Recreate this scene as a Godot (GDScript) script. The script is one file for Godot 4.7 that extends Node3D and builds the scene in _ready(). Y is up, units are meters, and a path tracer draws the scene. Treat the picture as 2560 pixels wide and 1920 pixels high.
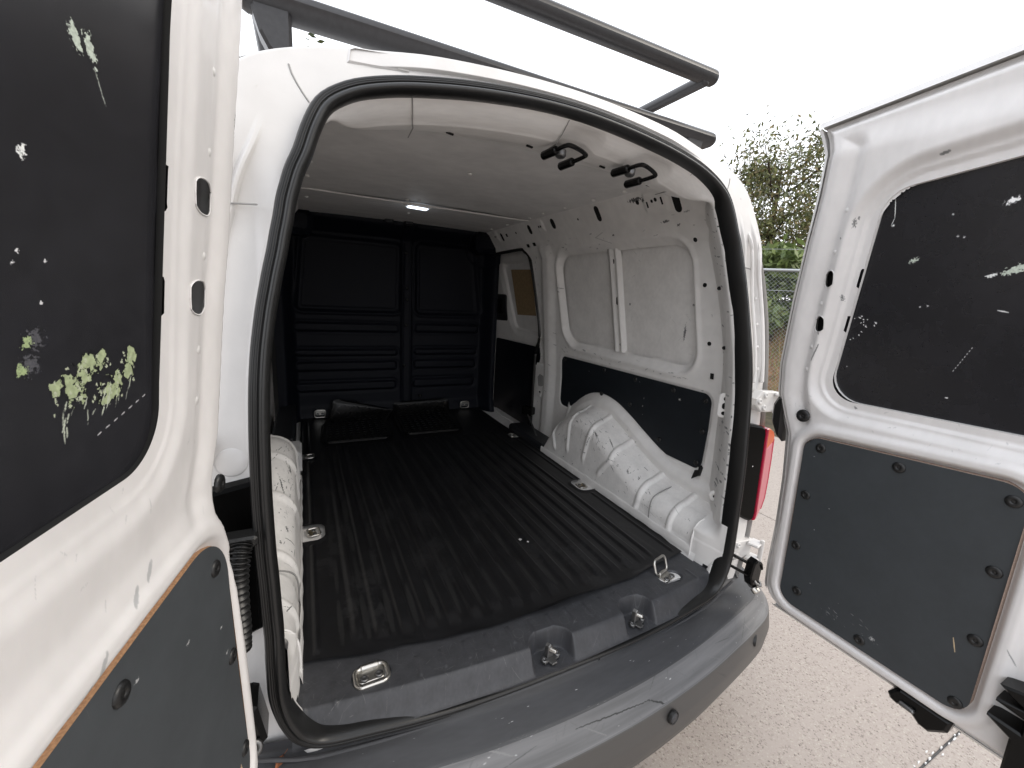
extends Node3D
# A white panel van with its two rear doors open, seen from behind, on a concrete yard.
# Van coordinates: x across, y up from the load mat, z back from the mat's rear edge; the mat lies G above the yard.
const G := 0.60
var rng := RandomNumberGenerator.new()
var fnl := FastNoiseLite.new()
var van: Node3D
var M := {}
var CT := PackedVector2Array()   # door opening contour (x, y)
var CN := PackedVector2Array()   # its outward normals
var CO := PackedVector2Array()   # outer edge of the rear body face

func _ready():
	rng.seed = 7
	fnl.seed = 11
	fnl.noise_type = FastNoiseLite.TYPE_SIMPLEX
	var cam := Camera3D.new()
	cam.name = "camera"
	cam.position = Vector3(-0.551, 0.8224 + G, 0.892)
	cam.rotation_degrees = Vector3(-11.658, -26.635, 3.277)
	cam.fov = 84.67
	cam.near = 0.02
	cam.far = 400.0
	add_child(cam)
	cam.current = true
	var we := WorldEnvironment.new()
	we.name = "environment"
	var env := Environment.new()
	env.background_mode = Environment.BG_SKY
	var sm := ProceduralSkyMaterial.new()
	sm.sky_top_color = Color(0.955, 0.97, 1.0)
	sm.sky_horizon_color = Color(0.97, 0.975, 0.985)
	sm.sky_curve = 0.2
	sm.ground_bottom_color = Color(0.6, 0.57, 0.54)
	sm.ground_horizon_color = Color(0.8, 0.79, 0.78)
	sm.sky_energy_multiplier = 1.28
	sm.sun_angle_max = 0.0
	var sky := Sky.new()
	sky.sky_material = sm
	env.sky = sky
	env.tonemap_mode = Environment.TONE_MAPPER_LINEAR
	env.tonemap_exposure = 1.14
	env.sdfgi_enabled = true
	env.ssao_enabled = true
	env.ssil_enabled = true
	we.environment = env
	add_child(we)
	var sun := DirectionalLight3D.new()
	sun.name = "sun"
	sun.light_energy = 0.5
	sun.light_color = Color(1.0, 0.97, 0.93)
	sun.light_angular_distance = 30.0
	sun.shadow_enabled = true
	sun.rotation_degrees = Vector3(-42, 56, 0)
	add_child(sun)

	make_materials()
	make_contour()
	make_ground()
	van = Node3D.new()
	van.name = "cargo_van"
	van.position = Vector3(0, G, 0)
	add_child(van)
	tag(van, "white panel van with both rear doors open showing its empty load bay", "van")
	make_rear_frame()
	make_seal_and_header()
	make_bulkhead()
	make_ceiling()
	make_walls()
	make_arches()
	make_sill()
	make_bumper()
	make_lamps()
	make_hinges()
	make_strikers_and_ties()
	make_door(1)
	make_door(-1)
	make_load_mat()
	make_car_mats()
	make_rack()
	make_small_things()
	make_fence()
	make_trees()

# ------------------------------------------------------------------ basics
func tag(o, label, category := "", group := "", kind := ""):
	if label: o.set_meta("label", label)
	if category: o.set_meta("category", category)
	if group: o.set_meta("group", group)
	if kind: o.set_meta("kind", kind)
	return o

func obj(called: String, mesh: Mesh, m: Material, parent: Node = null) -> MeshInstance3D:
	var o := MeshInstance3D.new()
	o.name = called
	o.mesh = mesh
	o.material_override = m
	o.cast_shadow = GeometryInstance3D.SHADOW_CASTING_SETTING_ON
	(self if parent == null else parent).add_child(o, true)
	return o

func node(called: String, parent: Node = null) -> Node3D:
	var o := Node3D.new()
	o.name = called
	(self if parent == null else parent).add_child(o, true)
	return o

func lin(r: float, g := -1.0, b := -1.0) -> Color:
	if g < 0.0: g = r
	if b < 0.0: b = r
	return Color(r, g, b).linear_to_srgb()

func mat(c: Color, rough: float, metal := 0.0, coat := 0.0) -> StandardMaterial3D:
	var m := StandardMaterial3D.new()
	m.albedo_color = c
	m.roughness = rough
	m.metallic = metal
	m.cull_mode = BaseMaterial3D.CULL_DISABLED
	if coat > 0.0:
		m.clearcoat_enabled = true
		m.clearcoat = coat
		m.clearcoat_roughness = 0.08
	return m

func noise_tex(freq: float, seed_: int, as_normal := false, bump := 4.0, lo := 0.0, hi := 1.0, size := 512, oct := 4) -> NoiseTexture2D:
	var n := FastNoiseLite.new()
	n.seed = seed_
	n.frequency = freq
	n.noise_type = FastNoiseLite.TYPE_SIMPLEX
	n.fractal_octaves = oct
	var t := NoiseTexture2D.new()
	t.width = size
	t.height = size
	t.seamless = true
	t.noise = n
	t.as_normal_map = as_normal
	if as_normal:
		t.bump_strength = bump
	else:
		var g := Gradient.new()
		g.set_color(0, Color(lo, lo, lo))
		g.set_color(1, Color(hi, hi, hi))
		t.color_ramp = g
	return t

func tri(m: StandardMaterial3D, scale: float) -> StandardMaterial3D:
	m.uv1_triplanar = true
	m.uv1_world_triplanar = true
	m.uv1_scale = Vector3.ONE * scale
	return m

func make_materials():
	var peel := noise_tex(0.05, 3, true, 1.5)
	var grain := noise_tex(0.12, 5, true, 6.0)
	var dirt := noise_tex(0.008, 9, false, 0, 0.955, 1.0)
	M.peel = peel
	M.grain = grain
	M.paint = tri(mat(lin(0.72, 0.705, 0.69), 0.42, 0.0, 0.25), 2.0)
	M.paint.albedo_texture = dirt
	M.paint.normal_enabled = true
	M.paint.normal_texture = peel
	M.paint.normal_scale = 0.10
	M.inner = tri(mat(lin(0.82, 0.805, 0.785), 0.5), 2.2)
	M.inner.albedo_texture = dirt
	M.inner.normal_enabled = true
	M.inner.normal_texture = peel
	M.inner.normal_scale = 0.12
	M.liner = tri(mat(lin(0.36, 0.355, 0.345), 0.62), 1.3)
	M.liner.albedo_texture = noise_tex(0.01, 21, false, 0, 0.82, 1.0)
	M.liner.normal_enabled = true
	M.liner.normal_texture = grain
	M.liner.normal_scale = 0.1
	M.bulk = tri(mat(lin(0.0055, 0.0065, 0.011), 0.5), 6.0)
	M.bulk.metallic_specular = 0.3
	M.bulk.normal_enabled = true
	M.bulk.normal_texture = grain
	M.bulk.normal_scale = 0.25
	M.plastic = tri(mat(lin(0.013, 0.014, 0.017), 0.48), 6.0)
	M.plastic.normal_enabled = true
	M.plastic.normal_texture = grain
	M.plastic.normal_scale = 0.25
	M.bumper = tri(mat(lin(0.046, 0.047, 0.052), 0.5), 7.0)
	M.bumper.normal_enabled = true
	M.bumper.normal_texture = grain
	M.bumper.normal_scale = 0.2
	M.rubber = tri(mat(lin(0.0105), 0.40), 5.0)
	M.rubber.roughness_texture = noise_tex(0.03, 31, false, 0, 0.75, 1.0)
	M.matrubber = mat(lin(0.006), 0.42)
	M.treadrubber = mat(lin(0.008), 0.25)
	M.black = mat(lin(0.010), 0.4)
	M.gloss = mat(lin(0.0035), 0.25)
	M.gloss.metallic_specular = 0.35
	M.lampblack = mat(lin(0.0015), 0.35)
	M.lampblack.metallic_specular = 0.15
	M.hole = mat(lin(0.004), 0.9)
	M.steel = mat(lin(0.62, 0.60, 0.56), 0.32, 1.0)
	M.zinc = mat(lin(0.45, 0.38, 0.25), 0.4, 1.0)
	M.greysteel = mat(lin(0.22, 0.22, 0.22), 0.45, 1.0)
	M.brown = tri(mat(lin(0.42, 0.31, 0.25), 0.8), 9.0)
	M.brown.albedo_texture = noise_tex(0.05, 41, false, 0, 0.7, 1.0)
	M.orange = tri(mat(lin(0.50, 0.28, 0.15), 0.85), 9.0)
	M.orange.albedo_texture = M.brown.albedo_texture
	M.card = tri(mat(lin(0.40, 0.28, 0.15), 0.85), 3.0)
	M.card.albedo_texture = noise_tex(0.02, 43, false, 0, 0.85, 1.0)
	M.rack = tri(mat(lin(0.030, 0.029, 0.031), 0.36), 4.0)
	M.rack.albedo_texture = noise_tex(0.03, 47, false, 0, 0.82, 1.0)
	M.galv = mat(lin(0.42, 0.44, 0.45), 0.5, 0.6)

# grid of points f(u, v); keep = a distance, positive where the sheet stays, its edge snapped onto zero
func grid(f: Callable, u0: float, u1: float, nu: int, v0: float, v1: float, nv: int, keep = null) -> ArrayMesh:
	var P := PackedVector3Array()
	var N := PackedVector3Array()
	var T := PackedVector2Array()
	var H := PackedFloat32Array()
	P.resize(nu * nv)
	N.resize(nu * nv)
	T.resize(nu * nv)
	H.resize(nu * nv)
	var du := (u1 - u0) / (nu - 1)
	var dv := (v1 - v0) / (nv - 1)
	var cell := maxf(absf(du), absf(dv))
	var k := 0
	for j in nv:
		var v := v0 + dv * j
		for i in nu:
			var u := u0 + du * i
			var uu := u
			var vv := v
			if keep != null:
				var h: float = keep.call(u, v)
				if absf(h) < cell * 0.62:
					var e := cell * 0.2
					var gx: float = (keep.call(u + e, v) - keep.call(u - e, v)) / (2.0 * e)
					var gy: float = (keep.call(u, v + e) - keep.call(u, v - e)) / (2.0 * e)
					var g2 := maxf(gx * gx + gy * gy, 0.2)
					uu = u - h * gx / g2
					vv = v - h * gy / g2
					h = 0.0
				H[k] = h
			P[k] = f.call(uu, vv)
			T[k] = Vector2((uu - u0) / (u1 - u0), 1.0 - (vv - v0) / (v1 - v0))
			k += 1
	var I := PackedInt32Array()
	for j in nv - 1:
		for i in nu - 1:
			var a := j * nu + i
			var b := a + 1
			var c := a + nu
			var d := c + 1
			for t in [[a, c, b], [b, c, d]]:
				if keep != null:
					if H[t[0]] < 0.0 or H[t[1]] < 0.0 or H[t[2]] < 0.0: continue
					if H[t[0]] + H[t[1]] + H[t[2]] <= 0.0: continue
				I.append(t[0]); I.append(t[1]); I.append(t[2])
				var n := (P[t[2]] - P[t[0]]).cross(P[t[1]] - P[t[0]])
				N[t[0]] += n
				N[t[1]] += n
				N[t[2]] += n
	for q in N.size():
		N[q] = N[q].normalized() if N[q].length_squared() > 1e-20 else Vector3.UP
	var arr := []
	arr.resize(Mesh.ARRAY_MAX)
	arr[Mesh.ARRAY_VERTEX] = P
	arr[Mesh.ARRAY_NORMAL] = N
	arr[Mesh.ARRAY_TEX_UV] = T
	arr[Mesh.ARRAY_INDEX] = I
	var m := ArrayMesh.new()
	m.add_surface_from_arrays(Mesh.PRIMITIVE_TRIANGLES, arr)
	return m

# strip of rows of points (each row a PackedVector3Array of the same size)
func loft(rows: Array, closed_u := false, closed_v := false) -> ArrayMesh:
	var nv := rows.size()
	var nu: int = rows[0].size()
	var f := func(u: float, v: float) -> Vector3: return rows[int(round(v)) % nv][int(round(u)) % nu]
	var a := nu if closed_u else nu - 1
	var b := nv if closed_v else nv - 1
	var m: ArrayMesh = grid(f, 0, a, a + 1, 0, b, b + 1)
	return m

func st_new() -> SurfaceTool:
	var st := SurfaceTool.new()
	st.begin(Mesh.PRIMITIVE_TRIANGLES)
	st.set_smooth_group(-1)
	return st

func done(st: SurfaceTool) -> ArrayMesh:
	st.generate_normals()
	return st.commit()

func quad(st: SurfaceTool, a: Vector3, b: Vector3, c: Vector3, d: Vector3):
	st.add_vertex(a); st.add_vertex(c); st.add_vertex(b)
	st.add_vertex(a); st.add_vertex(d); st.add_vertex(c)

func box(st: SurfaceTool, c: Vector3, s: Vector3, bas := Basis.IDENTITY, bev := 0.0):
	# a box with chamfered long edges (in its x and y) when bev > 0
	var h := s * 0.5
	if bev <= 0.0:
		var p := []
		for z in [-1, 1]:
			for y in [-1, 1]:
				for x in [-1, 1]: p.append(c + bas * Vector3(x * h.x, y * h.y, z * h.z))
		quad(st, p[0], p[2], p[3], p[1]); quad(st, p[4], p[5], p[7], p[6])
		quad(st, p[0], p[1], p[5], p[4]); quad(st, p[2], p[6], p[7], p[3])
		quad(st, p[0], p[4], p[6], p[2]); quad(st, p[1], p[3], p[7], p[5])
		return
	var o := PackedVector2Array([Vector2(-h.x + bev, -h.y), Vector2(h.x - bev, -h.y), Vector2(h.x, -h.y + bev), Vector2(h.x, h.y - bev), Vector2(h.x - bev, h.y), Vector2(-h.x + bev, h.y), Vector2(-h.x, h.y - bev), Vector2(-h.x, -h.y + bev)])
	var map := func(a: float, b: float, d: float) -> Vector3: return c + bas * Vector3(a, b, d)
	plate(st, o, map, -h.z, h.z, minf(bev, h.z))

# extruded outline on a surface map(a, b, d), its front edge bevelled
func plate(st: SurfaceTool, o: PackedVector2Array, map: Callable, d0: float, d1: float, bev := 0.0):
	var inner := o
	if bev > 0.0:
		inner = inset(o, bev)
	var ids := Geometry2D.triangulate_polygon(inner)
	for i in range(0, ids.size(), 3):
		for k in [0, 1, 2]:
			var q := inner[ids[i + k]]
			st.add_vertex(map.call(q.x, q.y, d1))
	var n := o.size()
	for i in n:
		var j := (i + 1) % n
		var dm := d1 - bev if bev > 0.0 else d1
		quad(st, map.call(o[i].x, o[i].y, d0), map.call(o[j].x, o[j].y, d0), map.call(o[j].x, o[j].y, dm), map.call(o[i].x, o[i].y, dm))
		if bev > 0.0:
			quad(st, map.call(o[i].x, o[i].y, dm), map.call(o[j].x, o[j].y, dm), map.call(inner[j].x, inner[j].y, d1), map.call(inner[i].x, inner[i].y, d1))

func inset(o: PackedVector2Array, r: float) -> PackedVector2Array:
	var n := o.size()
	var area := 0.0
	for i in n: area += o[i].cross(o[(i + 1) % n])
	var s := 1.0 if area > 0.0 else -1.0
	var res := PackedVector2Array()
	for i in n:
		var a := (o[i] - o[(i + n - 1) % n]).normalized()
		var b := (o[(i + 1) % n] - o[i]).normalized()
		var na := Vector2(-a.y, a.x) * s
		var nb := Vector2(-b.y, b.x) * s
		var m := na + nb
		m = m / maxf(m.length_squared() * 0.5, 0.3)
		res.append(o[i] + m * r)
	return res

func tube(pts: PackedVector3Array, r: float, sides := 10, closed := false, r2 := -1.0, upv := Vector3.UP) -> ArrayMesh:
	var rows := []
	var n := pts.size()
	for i in n:
		var a := pts[(i + n - 1) % n] if (closed or i > 0) else pts[i]
		var b := pts[(i + 1) % n] if (closed or i < n - 1) else pts[i]
		var t := (b - a).normalized()
		var u := upv if absf(t.dot(upv)) < 0.95 else Vector3(0.3, 0.2, 0.9)
		var x := t.cross(u).normalized()
		var y := x.cross(t).normalized()
		var row := PackedVector3Array()
		var ry := r if r2 < 0.0 else r2
		for k in sides:
			var w := TAU * k / sides
			row.append(pts[i] + x * cos(w) * r + y * sin(w) * ry)
		rows.append(row)
	if not closed:  # rounded ends
		var first := PackedVector3Array()
		var last := PackedVector3Array()
		for k in sides:
			first.append(pts[0]); last.append(pts[n - 1])
		var t0 := (pts[0] - pts[1]).normalized() * r * 0.45
		var t1 := (pts[n - 1] - pts[n - 2]).normalized() * r * 0.45
		var f2 := PackedVector3Array()
		var l2 := PackedVector3Array()
		for k in sides:
			f2.append(pts[0] + (rows[0][k] - pts[0]) * 0.75 + t0 * 0.8)
			l2.append(pts[n - 1] + (rows[n - 1][k] - pts[n - 1]) * 0.75 + t1 * 0.8)
			first[k] += t0
			last[k] += t1
		rows.insert(0, f2); rows.insert(0, first)
		rows.append(l2); rows.append(last)
	return loft(rows, true, closed)

# solid of revolution round axis at c: profile of (radius, height)
func lathe(c: Vector3, axis: Vector3, prof: PackedVector2Array, sides := 16, sx := 1.0, sy := 1.0, xdir := Vector3.ZERO) -> ArrayMesh:
	var a := axis.normalized()
	var x := xdir if xdir != Vector3.ZERO else (a.cross(Vector3.UP) if absf(a.y) < 0.9 else a.cross(Vector3.RIGHT))
	x = (x - a * x.dot(a)).normalized()
	var y := a.cross(x)
	var rows := []
	for p in prof:
		var row := PackedVector3Array()
		for k in sides:
			var w := TAU * k / sides
			row.append(c + a * p.y + (x * cos(w) * sx + y * sin(w) * sy) * p.x)
		rows.append(row)
	return loft(rows, true)

func smooth(pts: PackedVector3Array, n := 6, closed := false) -> PackedVector3Array:
	var res := PackedVector3Array()
	var m := pts.size()
	for i in (m if closed else m - 1):
		var p0 := pts[(i + m - 1) % m] if (closed or i > 0) else pts[i]
		var p3 := pts[(i + 2) % m] if (closed or i < m - 2) else pts[i + 1]
		for k in n:
			res.append(pts[i].cubic_interpolate(pts[(i + 1) % m], p0, p3, float(k) / n))
	if not closed: res.append(pts[m - 1])
	return res

# convex quad with rounded corners, as a distance (negative inside) and as an outline
func rquad(a: Vector2, b: Vector2, c: Vector2, d: Vector2, r: float) -> Dictionary:
	var p := [a, b, c, d]
	var area := 0.0
	for i in 4: area += p[i].cross(p[(i + 1) % 4])
	if area < 0.0: p.reverse()
	var L := PackedFloat32Array()
	var out := PackedVector2Array()
	for i in 4:
		var t: Vector2 = (p[(i + 1) % 4] - p[i]).normalized()
		var nn := Vector2(t.y, -t.x)
		L.append(nn.x); L.append(nn.y); L.append(nn.dot(p[i]))
	for i in 4:
		var prev: Vector2 = (p[i] - p[(i + 3) % 4]).normalized()
		var next: Vector2 = (p[(i + 1) % 4] - p[i]).normalized()
		var ang := acos(clampf(prev.dot(next), -1, 1))
		var back := r * tan(ang * 0.5)
		var n0 := Vector2(prev.y, -prev.x)
		var ctr: Vector2 = p[i] - prev * back - n0 * r
		for k in 9:
			out.append(ctr + n0.rotated(ang * k / 8.0) * r)
	return {"L": L, "r": r, "out": out}

func dq(q: Dictionary, x: float, y: float) -> float:
	var L: PackedFloat32Array = q.L
	var r: float = q.r
	var m := -1e9
	var s := 0.0
	for i in [0, 3, 6, 9]:
		var e := L[i] * x + L[i + 1] * y - L[i + 2] + r
		if e > m: m = e
		if e > 0.0: s += e * e
	return minf(m, 0.0) + sqrt(s) - r

func ss(a: float, b: float, x: float) -> float: return smoothstep(a, b, x)

func smooth_table(t: Array, x: float) -> float:
	var n := t.size()
	if x <= t[0][0]: return t[0][1]
	for i in n - 1:
		if x <= t[i + 1][0]:
			var a: Array = t[maxi(i - 1, 0)]
			var b: Array = t[mini(i + 2, n - 1)]
			return cubic_interpolate_in_time(t[i][1], t[i + 1][1], a[1], b[1], (x - t[i][0]) / (t[i + 1][0] - t[i][0]), 1.0, (a[0] - t[i][0]) / (t[i + 1][0] - t[i][0]) - 0.001, (b[0] - t[i][0]) / (t[i + 1][0] - t[i][0]) + 0.001)
	return t[n - 1][1]

func lerp_table(t: Array, x: float) -> float:
	if x <= t[0][0]: return t[0][1]
	for i in t.size() - 1:
		if x <= t[i + 1][0]:
			return lerpf(t[i][1], t[i + 1][1], (x - t[i][0]) / (t[i + 1][0] - t[i][0]))
	return t[t.size() - 1][1]

# ------------------------------------------------------------------ painted wear
func wear_image(w: int, h: int, base: Color, amp: float, freq: float) -> Image:
	var img := Image.create(w, h, false, Image.FORMAT_RGB8)
	fnl.frequency = freq
	var small := Image.create(w / 2, h / 2, false, Image.FORMAT_RGB8)
	for y in h / 2:
		for x in w / 2:
			var n := fnl.get_noise_2d(x * 2, y * 2) * 0.6 + fnl.get_noise_2d(x * 9 + 500, y * 9) * 0.4
			small.set_pixel(x, y, base * (1.0 + amp * n))
	small.resize(w, h, Image.INTERPOLATE_BILINEAR)
	img.blit_rect(small, Rect2i(0, 0, w, h), Vector2i.ZERO)
	return img

func dab(img: Image, x: int, y: int, c: Color, a: float):
	if x < 0 or y < 0 or x >= img.get_width() or y >= img.get_height(): return
	img.set_pixel(x, y, img.get_pixel(x, y).lerp(c, a))

func stroke(img: Image, a: Vector2, b: Vector2, w: float, c: Color, alpha := 1.0, jag := 0.0, gaps := 0.0):
	var n := int(a.distance_to(b)) + 1
	var nrm := (b - a).orthogonal().normalized()
	var off := 0.0
	for i in n + 1:
		var t := float(i) / n
		off = lerpf(off, rng.randf_range(-jag, jag), 0.25)
		if gaps > 0.0 and fnl.get_noise_1d(i * 9.0 + a.x * 13.0) > 0.5 - gaps: continue
		var p := a.lerp(b, t) + nrm * off
		var ww := w * (0.55 + 0.45 * sin(PI * t))
		var r := int(ceil(ww * 0.5))
		for dy in range(-r, r + 1):
			for dx in range(-r, r + 1):
				var d := Vector2(dx, dy).length()
				if d <= ww * 0.5 + 0.4:
					dab(img, int(p.x) + dx, int(p.y) + dy, c, alpha * clampf(ww * 0.5 + 0.6 - d, 0, 1))

# ragged patch of flaked paint
func flake(img: Image, p: Vector2, rx: float, ry: float, c: Color, turn := 0.0, thresh := 0.0, freq := 0.12, halo = null):
	fnl.frequency = freq
	var m := int(maxf(rx, ry) * 1.3) + 2
	for dy in range(-m, m + 1):
		for dx in range(-m, m + 1):
			var q := Vector2(dx, dy).rotated(-turn)
			var e := Vector2(q.x / rx, q.y / ry).length()
			if e > 1.3: continue
			var n := fnl.get_noise_2d(p.x + dx + 77, p.y + dy) * 0.9 + fnl.get_noise_2d((p.x + dx) * 3.1, (p.y + dy) * 3.1 + 40) * 0.45
			var v := (1.0 - e) * 1.3 + n - thresh
			if v > 0.25:
				var cc := c
				var g := fnl.get_noise_2d((p.x + dx) * 2.0 + 300, (p.y + dy) * 2.0)
				dab(img, int(p.x) + dx, int(p.y) + dy, cc * (1.0 + 0.13 * g), clampf((v - 0.25) * 8.0, 0, 1))
			elif halo != null and v > 0.08:
				dab(img, int(p.x) + dx, int(p.y) + dy, halo, 0.75)

func scatter(img: Image, n: int, r: Rect2, lmin: float, lmax: float, ang: float, spread: float, w: float, c: Color, alpha: float):
	for i in n:
		var p := Vector2(rng.randf_range(r.position.x, r.end.x), rng.randf_range(r.position.y, r.end.y))
		var d := Vector2.from_angle(ang + rng.randfn() * spread) * rng.randf_range(lmin, lmax)
		stroke(img, p, p + d, rng.randf_range(w * 0.5, w), c, alpha * rng.randf_range(0.4, 1.0), 0.6, 0.15)

func wear_mat(src: StandardMaterial3D, img: Image) -> StandardMaterial3D:
	# the painted image on the mesh's own uv; the fine grain goes on as a small normal map
	var m: StandardMaterial3D = src.duplicate()
	m.uv1_triplanar = false
	m.uv1_world_triplanar = false
	m.uv1_scale = Vector3.ONE
	m.roughness_texture = null
	m.normal_enabled = false
	m.normal_texture = null
	m.albedo_color = Color.WHITE
	img.generate_mipmaps()
	m.albedo_texture = ImageTexture.create_from_image(img)
	return m

# ------------------------------------------------------------------ the van's surfaces
func wall_x(y: float) -> float:
	if y < 0.4: return 0.73
	if y < 0.53: return lerpf(0.73, 0.72, (y - 0.4) / 0.13)
	if y < 0.65: return lerpf(0.72, 0.705, (y - 0.53) / 0.12)
	if y < 1.04: return lerpf(0.705, 0.662, (y - 0.65) / 0.39)
	var a := lerpf(0.662, 0.630, (y - 1.04) / 0.06)
	var b := lerpf(0.630, 0.545, (y - 1.10) / 0.13)
	return lerpf(a, b, ss(1.08, 1.125, y))

func rear_z(x: float, y: float) -> float:
	return 0.1644 - 0.0150 * y - 0.0868 * y * y - 0.0531 * x * x

func make_contour():
	var half := [Vector2(0, -.096), Vector2(.251, -.094), Vector2(.447, -.074), Vector2(.573, -.048), Vector2(.625, .043), Vector2(.634, .211), Vector2(.639, .422), Vector2(.637, .629), Vector2(.615, .793), Vector2(.589, .919), Vector2(.559, 1.033), Vector2(.496, 1.153), Vector2(.312, 1.218), Vector2(0, 1.246)]
	var outer := [Vector2(0, -.17), Vector2(.27, -.17), Vector2(.52, -.17), Vector2(.74, -.15), Vector2(.80, .02), Vector2(.81, .211), Vector2(.815, .44), Vector2(.812, .65), Vector2(.797, .82), Vector2(.765, .96), Vector2(.72, 1.05), Vector2(.625, 1.195), Vector2(.37, 1.262), Vector2(0, 1.288)]
	CT = around(half, 10)
	CO = around(outer, 10)
	var n := CT.size()
	for i in n:
		var t := (CT[(i + 1) % n] - CT[(i + n - 1) % n]).normalized()
		CN.append(Vector2(t.y, -t.x))

func around(h: Array, per: int) -> PackedVector2Array:
	var full := h.duplicate()
	for i in range(h.size() - 2, 0, -1): full.append(Vector2(-h[i].x, h[i].y))
	var out := PackedVector2Array()
	var m := full.size()
	for i in m:
		for k in per:
			out.append(full[i].cubic_interpolate(full[(i + 1) % m], full[(i + m - 1) % m], full[(i + 2) % m], float(k) / per))
	return out

func rear_map(x: float, y: float, d: float) -> Vector3: return Vector3(x, y, rear_z(x, y) + d)
func floor_map(x: float, z: float, d: float) -> Vector3: return Vector3(x, d, z)
func wall_map_r(z: float, y: float, d: float) -> Vector3: return Vector3(wall_x(y) - d, y, z)
func wall_map_l(z: float, y: float, d: float) -> Vector3: return Vector3(-wall_x(y) + d, y, z)
func bulk_z(y: float) -> float: return -1.96 + 0.12 * ss(1.12, 1.22, y)
func bulk_map(x: float, y: float, d: float) -> Vector3: return Vector3(x, y, bulk_z(y) + d)
func ceil_map(x: float, z: float, d: float) -> Vector3: return Vector3(x, ceil_y(x) - d, z)
func ceil_y(x: float) -> float: return 1.232 - 0.03 * x * x

# an oval dark opening with a pressed rim, flat on a map
func oval(map: Callable, a: float, b: float, ra: float, rb: float, lift := 0.0012, m = null, parent: Node = null, called := "slot_hole"):
	var st := st_new()
	var o := PackedVector2Array()
	var r := minf(ra, rb)
	for k in 20:
		var w := TAU * k / 20.0
		o.append(Vector2(a + cos(w) * r + signf(cos(w)) * (ra - r), b + sin(w) * r + signf(sin(w)) * (rb - r)))
	plate(st, o, map, lift - 0.003, lift)
	return obj(called, done(st), M.hole if m == null else m, van if parent == null else parent)

func rect_hole(map: Callable, a: float, b: float, w: float, h: float, parent: Node, lift := 0.0012):
	var st := st_new()
	plate(st, PackedVector2Array([Vector2(a - w, b - h), Vector2(a + w, b - h), Vector2(a + w, b + h), Vector2(a - w, b + h)]), map, lift - 0.003, lift)
	return obj("slot_hole", done(st), M.hole, parent)

# black push rivet with a domed dished head
func rivet(map: Callable, a: float, b: float, d: float, r: float, parent: Node, m = null, called := "rivet"):
	var c: Vector3 = map.call(a, b, d)
	var n: Vector3 = (map.call(a, b, d + 0.01) - c).normalized()
	var prof := PackedVector2Array([Vector2(r, -0.002), Vector2(r, 0.001), Vector2(r * 0.86, 0.0032), Vector2(r * 0.6, 0.0042), Vector2(r * 0.36, 0.004), Vector2(r * 0.28, 0.0024), Vector2(r * 0.22, 0.0022), Vector2(0.0, 0.003)])
	return obj(called, lathe(c, n, prof, 14), M.black if m == null else m, parent)

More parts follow.
